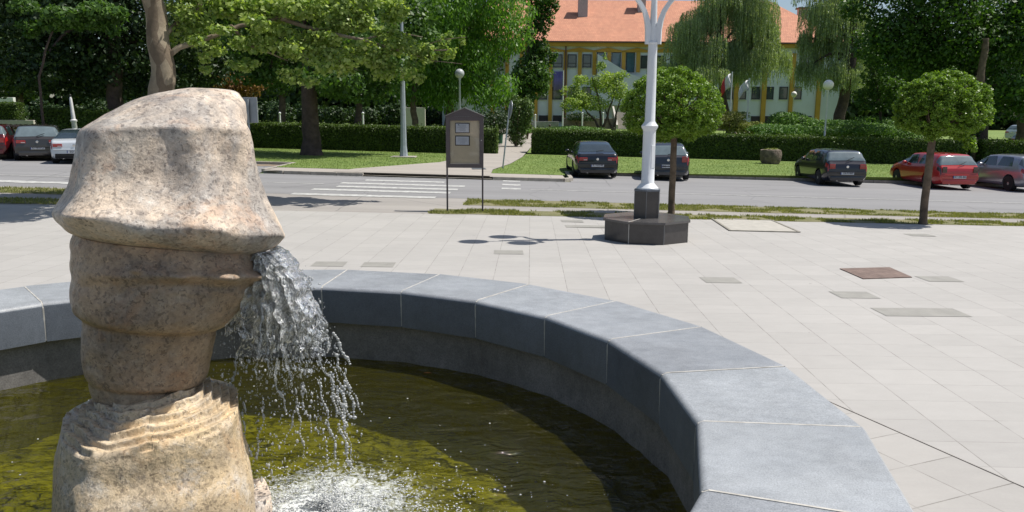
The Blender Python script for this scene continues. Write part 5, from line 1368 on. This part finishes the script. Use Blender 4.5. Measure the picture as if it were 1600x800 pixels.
for (u, v, Y, ru, rv) in [(300, 40, 20, 40, 30), (350, 8, 20.6, 50, 24), (330, 80, 20, 30, 18), (400, 70, 20.6, 45, 24), (430, 20, 21, 60, 28), (470, 80, 20.8, 45, 26), (520, 40, 21.2, 50, 30), (530, 95, 20.8, 40, 24), (450, 118, 20.6, 26, 14),
                          (575, 85, 21, 40, 30), (600, 110, 21, 30, 24), (630, 70, 21, 36, 26), (640, 112, 21, 26, 20), (665, 80, 21.1, 28, 22), (695, 62, 21.2, 18, 14), (700, 85, 21.2, 20, 14), (722, 64, 21.2, 8, 10), (560, 30, 21.5, 36, 22), (380, 100, 20.5, 26, 14), (600, 50, 21.2, 26, 16), (484, 128, 20.6, 20, 10), (290, 5, 20.4, 40, 26), (420, 48, 20.8, 40, 20), (480, 10, 21, 60, 30), (550, 5, 21.4, 50, 26), (620, 20, 21.6, 30, 24), (320, 110, 20.2, 14, 8), (265, 60, 20.4, 14, 30), (310, 62, 19.5, 24, 10), (350, 48, 19.7, 26, 12), (400, 34, 20, 30, 14), (505, 65, 21, 40, 24)]:
    k = Y/FPX; lob.append((P(u, v, Y)-tb, (ru*k, ru*k*.8, rv*k)))
cs, rs = clumps(lob, per=9, rr=(.25, .5)); leaves('leafy_limb', cs, rs, 17000, .105, LM_plane, plane, aspect=.95, shell=.25, up=.7)
lob = []
for _ in range(22):
    lob.append((Vector((random.uniform(-4.8, 3.0), random.uniform(-3.6, 2.2), random.uniform(6.2, 10.5))), (1.5, 1.4, 1.0)))
for x_, y_, z_, r_ in ((6.0, 1.0, 6.1, .8), (6.9, 1.5, 6.2, .8), (7.7, 1.1, 6.0, .6), (7.0, .6, 5.9, .6), (5.3, 1.5, 6.2, .7), (.2, -3.2, 7, 1.1), (1.6, -2.8, 7.2, 1.2), (3.0, -2.0, 7, 1.0), (1.0, -1.4, 6.8, 1.1), (2.6, -.6, 7, 1.0)):
    lob.append((Vector((x_, y_, z_)), (r_, r_, r_*.6)))
cs, rs = clumps(lob, per=6, rr=(.3, .5)); leaves('high_crown', cs, rs, 21000, .19, LM_plane, plane, aspect=.95, shell=.2, up=.6)

def pix_tree(name, trunk_px, Y, r, lobes_px, nleaf, size, lm, bm, label, group=None, extra=None, base_uv=None, **kw):
    """trunk and crown surveyed at distance Y: lobes (u,v,ru,rv,dy)"""
    u, v = trunk_px[0]; bx_ = P(u, v, Y).x; base = Vector((bx_, Y, zg(bx_, Y)+.05)); pts = [base-Vector((0, 0, .15))]+[P(a, c, Y) for a, c in trunk_px[1:]]
    lobes = []
    for (a, c, ru, rv, dy) in lobes_px:
        k = (Y+dy)/FPX; lobes.append((P(a, c, Y+dy), (ru*k, ru*k*.9, rv*k)))
    return tree(name, base, pts, r, lobes, nleaf, size, lm, bm, label, group=group, **kw)
TG = 'park trees across the road'
pix_tree('chestnut_tree', [(487, 245), (485, 170), (482, 80), (470, -20)], 41, .52, [(480, 30, 110, 60, 0), (400, 60, 70, 60, 2), (560, 60, 80, 60, 0), (520, 120, 70, 32, -2), (590, 110, 60, 34, 0), (420, 120, 50, 30, 2), (470, -40, 120, 60, 0), (640, 30, 60, 60, 3), (560, 150, 60, 16, 1), (340, 20, 60, 60, 3)], 30000, .24, LM_mid, M_bark_dark, 'broad chestnut tree with thick dark trunk on the lawn across the road', TG, flare_=None) if False else \
pix_tree('chestnut_tree', [(487, 245), (485, 170), (482, 80), (470, -20)], 41, .52, [(480, 30, 110, 60, 0), (400, 60, 70, 60, 2), (560, 60, 80, 60, 0), (520, 120, 70, 32, -2), (590, 110, 60, 34, 0), (420, 118, 50, 26, 2), (470, -40, 120, 60, 0), (640, 30, 60, 60, 3), (560, 148, 60, 16, 1), (340, 20, 60, 60, 3)], 30000, .24, LM_mid, M_bark_dark, 'broad chestnut tree with thick dark trunk on the lawn across the road', TG)
pix_tree('dark_tree', [(178, 215), (180, 150), (178, 60), (180, -30)], 44, .5, [(180, 20, 130, 70, 0), (90, 50, 90, 70, 0), (260, 60, 90, 60, 3), (150, 105, 100, 40, 0), (240, 125, 70, 30, 3), (60, 100, 70, 45, -2), (180, -60, 140, 60, 0), (320, 90, 60, 50, 5), (30, -10, 80, 70, 0), (110, 140, 70, 20, 2)], 34000, .25, LM_dark, M_bark_dark, 'very dark dense tree with its trunk left behind the carved stone', TG)
pix_tree('maple_sprays', [(70, 215), (60, 120), (90, 20)], 36, .07, [(90, 30, 40, 20, 0), (140, 28, 50, 22, 0), (50, 45, 22, 14, 0), (180, 48, 16, 12, 0), (165, 15, 40, 16, 0), (40, 8, 30, 14, 0)], 3800, .22, LM_mid, M_bark_dark, 'slender tree in front of the dark ones at the upper left, pale lit sprays', TG, per=6, branches=False)
pix_tree('dark_tree', [(-60, 220), (-60, 100), (-50, 0)], 50, .45, [(-40, 20, 110, 80, 0), (20, 90, 60, 55, 0), (-60, 110, 90, 50, 0), (0, -60, 100, 60, 0)], 15000, .28, LM_dark, M_bark_dark, 'dark tree at the upper left edge of the picture', TG)
pix_tree('copper_tree', [(383, 200), (384, 160), (380, 125)], 52, .14, [(375, 122, 30, 14, 0), (395, 135, 24, 14, 0), (355, 130, 18, 10, 0), (372, 145, 26, 12, 0)], 2600, .16, LM_red, M_bark, 'small reddish leaved tree showing just above the right shoulder of the carved stone', TG, per=7)
pix_tree('chestnut_tree', [(330, 215), (335, 120), (330, 20)], 60, .4, [(330, 60, 90, 70, 0), (400, 30, 80, 60, 0), (270, 100, 70, 50, 0), (380, 120, 60, 34, 0)], 15000, .3, LM_dark, M_bark_dark, 'dark tree filling the gap behind the plane tree trunk', TG)
for u, lab in ((560, 'dark tree in the park behind the white post'), (440, 'park tree seen between chestnut trunk and grey sign'), (700, 'dark tree in the park behind the globe lamp by the notice board'), (30, 'far tree behind the left low wall')):
    Yq = 84+random.uniform(-6, 6)
    pix_tree('park_tree', [(u, 195), (u+2, 120), (u, 40)], Yq, .4, [(u, 50, 80, 60, 0), (u-50, 90, 55, 45, 2), (u+50, 95, 55, 45, 2), (u, 130, 60, 24, 0)], 12000, .36, LM_dark, M_bark_dark, lab, TG)
# ash trees with hanging leaflets in the middle
ash = [(655, 212, 'leftmost ash tree of the drooping bright green group, slim trunk by the tall street light'), (725, 212, 'ash tree with drooping bright green sprays behind the globe lamp and notice board')]
pix_tree('ash_tree', [(652, 198), (645, 160), (650, 90), (650, 10)], 56, .26, [(650, 100, 46, 60, 0), (610, 60, 50, 60, 3), (680, 40, 60, 60, 0), (640, 0, 80, 50, 0), (630, 140, 30, 26, 0), (690, 130, 40, 40, 0)], 15000, .30, LM_ash, M_bark, ash[0][2], TG, droop=1.6, aspect=.35)
pix_tree('ash_tree', [(700, 200), (705, 150), (720, 80), (730, 10)], 58, .3, [(740, 110, 60, 60, 0), (780, 60, 56, 60, 0), (720, 50, 60, 60, 2), (760, 0, 80, 50, 0), (700, 140, 50, 34, 0), (770, 150, 44, 36, -2), (740, -50, 110, 50, 0)], 22000, .30, LM_ash, M_bark, ash[1][2], TG, droop=1.6, aspect=.35)
pix_tree('linden_tree', [(828, 200), (825, 160), (826, 80), (830, 10)], 72, .3, [(826, 110, 34, 40, 0), (836, 60, 28, 40, 0), (850, 30, 22, 30, 0), (838, -10, 40, 40, 0), (820, 150, 26, 26, 0), (846, 128, 18, 22, 0), (862, 85, 8, 14, 0), (868, 12, 8, 10, 0)], 13000, .26, LM_mid, M_bark, 'darker tree overlapping the left end of the red roof', TG)
# small airy multi-stemmed tree
def airy():
    Y = 62; base = Vector((P(935, 205, Y).x, Y, 0)); base.z = zg(base.x, Y)+.05; root_ = empty('small_airy_tree', base, 'small airy light green tree with several stems in front of the building', 'tree', TG)
    k = Y/FPX; mb = MB()
    for a in ([(938, 205), (930, 190), (918, 176), (905, 150)], [(940, 205), (938, 180), (934, 150), (925, 120)], [(940, 205), (948, 185), (955, 160), (965, 130)], [(958, 205), (950, 186), (945, 165)], [(960, 205), (962, 180), (972, 150)]):
        q, rd = limb([P(u, v, Y)-base for u, v in a], .13, .03, .03, 4); mb.tube(q, rd, 8)
    mb.make('trunk', M_bark_dark, root_, True)
    lob = [(P(u, v, Y+dy)-base, (ru*k, ru*k, rv*k)) for u, v, ru, rv, dy in [(905, 150, 30, 26, 0), (940, 130, 34, 26, 1), (940, 104, 12, 12, 0), (965, 140, 30, 30, 0), (985, 155, 20, 22, 0), (890, 165, 22, 18, -1), (925, 160, 36, 20, 0), (905, 125, 20, 14, 0), (970, 118, 14, 10, 0), (945, 88, 6, 8, 0)]]
    cs, rs = clumps(lob, per=9, rr=(.2, .38)); leaves('crown', cs, rs, 11000, .15, LM_young, root_, shell=.15)
airy()
# willows: hanging strands
def willow(name, trunk_px, Y, r, masses, label, nst, lw=.035, ll=.20, extra_trunk=None):
    u, v = trunk_px[0]; base = Vector((P(u, v, Y).x, Y, 0)); base.z = zg(base.x, Y)+.05; root_ = empty(name, base, label, 'tree', TG)
    pts = [base-Vector((0, 0, .1))]+[P(a, c, Y) for a, c in trunk_px[1:]]; mb, PP = trunk_mesh(root_, base, pts, r, M_bark_dark)
    k = Y/FPX; C_, T_, S_ = [], [], []; wsum = sum(m[2]*m[3] for m in masses)
    for (a, c, ru, rv, dy, ln) in masses:
        cc = P(a, c, Y+dy); kk = (Y+dy)/FPX
        q, rd = limb([PP[len(PP)*2//3], PP[len(PP)*2//3].lerp(cc, .6)+Vector((0, 0, .5)), cc], r*.35, r*.08, .05, 3); mb.tube([p-base for p in q], rd, 7)
        nS = int(3.2*nst*ru*rv/wsum)
        subs = []
        for _ in range(9):
            d = rng.normal(size=3); d /= np.linalg.norm(d); d[2] = abs(d[2])*1.1-.4; subs.append(np.array(cc)+d*np.array([ru*kk, ru*kk*.8, rv*kk])*rng.uniform(.6, .95))
        for _ in range(nS):
            d = rng.normal(size=3); d /= np.linalg.norm(d); d[2] = abs(d[2])
            p = subs[rng.integers(9)]+d*np.array([ru*kk, ru*kk, rv*kk*.8])*.34
            out = np.array([d[0], d[1], 0])*rng.uniform(.1, .5); L = ln*kk*rng.uniform(.3, .85); m_ = int(L/.10); tcl = rng.normal(size=3)*.03
            for j in range(m_):
                f = j/max(1, m_); p = p+np.array([out[0]*.06*(1-f)**2, out[1]*.06*(1-f)**2, -.10])+rng.normal(size=3)*.012
                C_.append(p.copy()); t = np.array([rng.normal()*.45, rng.normal()*.45, -1]); T_.append(t/np.linalg.norm(t)); S_.append(ll*rng.uniform(.7, 1.3))
    C_ = np.array(C_)-np.array(base); T_ = np.array(T_); S_ = np.array(S_)[:, None]; n = len(C_)
    nrm = rng.normal(size=(n, 3)); nrm -= T_*(nrm*T_).sum(1)[:, None]; nrm /= np.linalg.norm(nrm, axis=1)[:, None]; bb = np.cross(nrm, T_)
    V = np.stack([C_-T_*S_*.5, C_+bb*S_*.14, C_+T_*S_*.5, C_-bb*S_*.14], 1)
    mb.make('trunk', M_bark_dark, root_, True)
    link('crown', npmesh('crown', V, np.arange(n*4).reshape(-1, 4)), LM_willow, root_, False)
willow('weeping_willow', [(1142, 203), (1136, 178), (1128, 140), (1122, 60), (1130, -10)], 74, .36,
       [(1090, 40, 42, 34, 0, 60), (1130, 10, 50, 40, 0, 70), (1175, 20, 44, 40, 0, 80), (1060, 70, 30, 30, 0, 60), (1120, 80, 44, 34, -1, 66), (1180, 80, 40, 36, 0, 56), (1212, 90, 22, 26, 0, 40), (1030, 100, 20, 20, 2, 40), (1050, 110, 24, 16, 0, 36), (1140, -40, 70, 40, 0, 70), (1100, 110, 34, 16, -2, 34), (1160, 110, 36, 18, 0, 36), (1200, 50, 24, 40, 1, 60)],
       'large weeping willow in front of the red roofed building', 2600)
willow('weeping_willow', [(1305, 203), (1312, 180), (1322, 140), (1335, 70), (1330, 0)], 68, .55,
       [(1290, 60, 30, 40, 0, 60), (1320, 20, 44, 40, 0, 70), (1270, 100, 22, 26, 0, 50), (1262, 60, 14, 22, 0, 40), (1300, 110, 34, 24, 0, 44), (1350, 60, 40, 40, 2, 60), (1290, 10, 34, 24, 0, 50), (1335, 120, 30, 24, 0, 40), (1310, -40, 60, 34, 0, 60)],
       'leaning willow behind the white globe lamp, overlapping the chimney', 1500)
pix_tree('young_linden', [(1378, 212), (1376, 180), (1372, 150), (1365, 110)], 60, .12, [(1375, 130, 30, 26, 0), (1350, 150, 20, 18, 0), (1395, 150, 22, 22, 0), (1345, 75, 18, 26, -1), (1365, 95, 20, 20, 0), (1372, 165, 24, 12, 0)], 5200, .2, LM_mid, M_bark_dark, 'young tree with thin stem just left of the right round-crowned tree', TG)
pix_tree('large_maple', [(1530, 250), (1535, 190), (1530, 90), (1520, 0)], 53, .45, [(1480, 40, 100, 70, 0), (1400, 30, 70, 60, 0), (1560, 60, 90, 70, 0), (1430, 100, 70, 40, 2), (1540, 130, 80, 50, 0), (1590, 150, 40, 40, 0), (1380, 70, 46, 50, 0), (1480, -50, 130, 60, 0), (1620, 20, 70, 80, 0), (1350, 5, 40, 40, 0)], 36000, .26, LM_maple, M_bark_dark, 'huge dark maple filling the upper right, its trunk behind the red hatchback', TG)
pix_tree('ivy_trunk_tree', [(1516, 258), (1518, 220), (1530, 150), (1540, 60)], 50, .34, [(1518, 200, 16, 34, 0), (1510, 228, 12, 16, 0), (1530, 165, 22, 28, 0)], 5200, .14, LM_dark, M_bark, 'ivy covered trunk in the gap of the hedge behind the red and silver hatchbacks', TG, per=6)
pix_tree('dark_tree', [(1597, 225), (1598, 180), (1596, 100), (1600, 0)], 60, .42, [(1610, 90, 60, 60, 0), (1580, 60, 60, 50, 0), (1600, 140, 40, 30, 0)], 9000, .28, LM_dark, M_bark_dark, 'dark trunk and tree at the right edge beside the distant white cars', TG)
pix_tree('park_tree', [(1440, 205), (1442, 150), (1440, 80)], 86, .35, [(1440, 90, 60, 60, 0), (1400, 130, 50, 40, 0), (1490, 120, 50, 40, 0), (1470, 160, 50, 22, 0)], 10000, .35, LM_mid, M_bark_dark, 'park tree behind the right round-crowned tree', TG)
# distant wood that closes the view
cs = []; rs = []
for x in np.arange(-150, 150, 5.):
    if -2 < x < 46: continue
    y = 128+random.uniform(-8, 8); cs.append((x, y, zg(x, y)+random.uniform(3, 6))); rs.append((6, 4, random.uniform(5, 9)))
o = leaves('distant_wood', cs, rs, 90000, 1.25, LM_dark, shell=.5); tag(o, 'distant wood beyond the park trees', 'wood', kind='stuff')
cs = [];rs = []
for x in np.arange(-70, -2, 2.2):
    y = 106+random.uniform(-3, 3); cs.append((x, y, zg(x, y)+1.0)); rs.append((1.8, 1.2, random.uniform(1.2, 2.2)))
o = leaves('undergrowth', cs, rs, 30000, .4, LM_dark, shell=.4); tag(o, 'dark undergrowth under the far park trees', 'undergrowth', kind='stuff')

# round-crowned street trees
def globetree(u_base, v_base, Y, uc, vc, ru, rv, label, rt, seed):
    bx_ = P(u_base, v_base, Y).x; base = Vector((bx_, Y, zg(bx_, Y))); root_ = empty('globe_tree', base, label, 'tree', 'round-crowned street trees')
    k = Y/FPX; c = P(uc, vc, Y)-base; rx_, rz2 = ru*k, rv*k
    mb = MB(); q, rd = limb([Vector((0, 0, -.1)), Vector((-.01, 0, c.z*.4)), Vector((c.x*.12, 0, c.z-rz2*.8)), Vector((c.x*.4, 0, c.z-rz2*.3)), c], rt, rt*.8, .012, 5); mb.tube(q, [rd[0]*1.25]+rd[1:], 14)
    rs_ = random.Random(seed)
    for i in range(16):
        a = rs_.uniform(0, 6.28); e = rs_.uniform(-.2, 1.1); d = Vector((math.cos(a)*math.cos(e)*rx_*.8, math.sin(a)*math.cos(e)*rx_*.8, math.sin(e)*rz2*.8))
        s0 = Vector((c.x*.2, 0, c.z-rz2*.7)); q, rd = limb([s0, s0.lerp(c+d, .5)+Vector((0, 0, .08)), c+d], rt*.4, .008, .02, 3); mb.tube(q, rd, 6)
    mb.make('trunk', M_bark, root_, True)
    cs, rs = [], []
    g2 = np.random.default_rng(seed)
    for _ in range(900):
        d = g2.normal(size=3); d /= np.linalg.norm(d); und = 1
        if d[2] < -.35: und = .97+.35*(-.35-d[2]); d[2] = -.35-.45*(abs(d[2])-.35)
        f = g2.uniform(.86, .98)*(1+.05*noise.noise(Vector(d)*2.5+Vector((seed, 0, 0))))
        cs.append((c.x+d[0]*rx_*f*und, c.y+d[1]*rx_*f*und, c.z+d[2]*rz2*f)); q = g2.uniform(.045, .085)*rx_; rs.append((q, q, q*.8))
    for _ in range(60):
        d = g2.normal(size=3); d /= np.linalg.norm(d); f = g2.uniform(.3, .7); cs.append((c.x+d[0]*rx_*f, c.y+d[1]*rx_*f, c.z+d[2]*rz2*f)); rs.append((.2, .2, .16))
    leaves('crown', cs, rs, 75000, .046, LM_globe, root_, shell=.3, up=.5, aspect=.7)
    # (loose shoots are part of the crown)
    sh = []
    for _ in range(26):
        a = g2.uniform(0, 6.28); e = g2.uniform(-.7, 1.2); d = np.array([math.cos(a)*math.cos(e)*rx_, math.sin(a)*math.cos(e)*rx_, math.sin(e)*rz2]); sh.append(np.array(c)+d*1.04)
    return root_
globetree(1049, 334, 19.1, 1050, 172, 76, 65, 'round-crowned clipped tree right behind the white lamp post', .085, 3)
gt = globetree(1442, 350.5, 18.35, 1473, 172, 69, 59, 'round-crowned clipped tree at the right with a trunk in front of the red hatchback', .09, 5)
leaves('low_sprays', [(P(1515, 222, 18.4)-gt.location), (P(1500, 212, 18.4)-gt.location), (P(1522, 232, 18.4)-gt.location), (P(1418, 150, 18.4)-gt.location)], [(.14, .14, .16), (.2, .2, .1), (.08, .08, .09), (.1, .1, .12)], 1100, .07, LM_globe, gt, shell=.1, droop=.4)

# ================================================================== PEOPLE (far off)
def skinfig(name, loc, verts, edges, rad, m, label, rz=0):
    me = bpy.data.meshes.new(name); me.from_pydata(verts, edges, []); o = bpy.data.objects.new(name, me); C.objects.link(o)
    s = o.modifiers.new('s', 'SKIN'); u_ = o.modifiers.new('u', 'SUBSURF'); u_.levels = 2; u_.render_levels = 2
    for i, r in enumerate(rad): me.skin_vertices[0].data[i].radius = (r, r*.85)
    me.skin_vertices[0].data[0].use_root = True
    me2 = bpy.data.meshes.new_from_object(o.evaluated_get(bpy.context.evaluated_depsgraph_get())); bpy.data.objects.remove(o)
    me2.materials.clear(); o = link('person', me2, m); o.location = loc; o.rotation_euler = (0, 0, rz); return tag(o, label, 'person')
M_skin = mat('skin', (.42, .26, .19), .6, .05)
def body_of(name, loc, rz, shirt, hair, label, sitting=True):
    V = [(0, 0, .12), (0, .02, .35), (0, .02, .55), (0, 0, .64), (0, -.01, .78), (.2, .02, .56), (.27, -.05, .32), (.2, -.25, .2), (-.2, .02, .56), (-.27, -.05, .32), (-.2, -.25, .2), (.12, -.1, .1), (.15, -.5, .16), (.13, -.6, .06), (-.12, -.1, .1), (-.15, -.5, .16), (-.13, -.6, .06)]
    E = [(0, 1), (1, 2), (2, 3), (3, 4), (2, 5), (5, 6), (6, 7), (2, 8), (8, 9), (9, 10), (0, 11), (11, 12), (12, 13), (0, 14), (14, 15), (15, 16)]
    rd = [.17, .16, .13, .06, .10, .07, .05, .035, .07, .05, .035, .1, .07, .05, .1, .07, .05]
    o = skinfig('person', loc, V, E, rd, shirt, label, rz)
    mb = MB(); mb.ball((0, .02, .84), .115, 3, (.9, 1, 1.1)); mb.make('hair', hair, o, True)
    mb = MB(); mb.ball((0, -.05, .80), .085, 3, (.85, 1, 1.1)); mb.ball((0, -.14, .79), .018, 1); mb.make('face', M_skin, o, True)
    return o
q = P(859, 197, 70); body_of('person', (q.x, 70, zg(q.x, 70)+.12), R(160), mat('maroon_jacket', (.09, .035, .035), .8), mat('dark_hair', (.06, .045, .04), .7), 'person in a dark reddish jacket sitting on the lawn before the building, seen from behind')
q = P(1149, 212, 57); o1 = body_of('person', (q.x, 57, zg(q.x, 57)+.55), R(40), mat('white_shirt', (.6, .62, .65), .8), mat('dark_hair2', (.03, .02, .018), .7), 'dark haired person in a light shirt sitting behind the hedge by the yellowish juniper')
x = q.x; bnch = empty('park_bench', (x, 57.1, zg(x, 57)+.1), 'park bench mostly hidden behind the hedge under the dark haired person', 'bench')
mb = MB(); mb.box((0, 0, .45), (1.5, .42, .05)); mb.make('seat', mat('bench_wood', (.2, .12, .07), .7), bnch)
for sx in (-.6, .6):
    mb = MB(); mb.box((sx, 0, .21), (.06, .4, .42)); mb.make('leg', M_greypole, bnch)
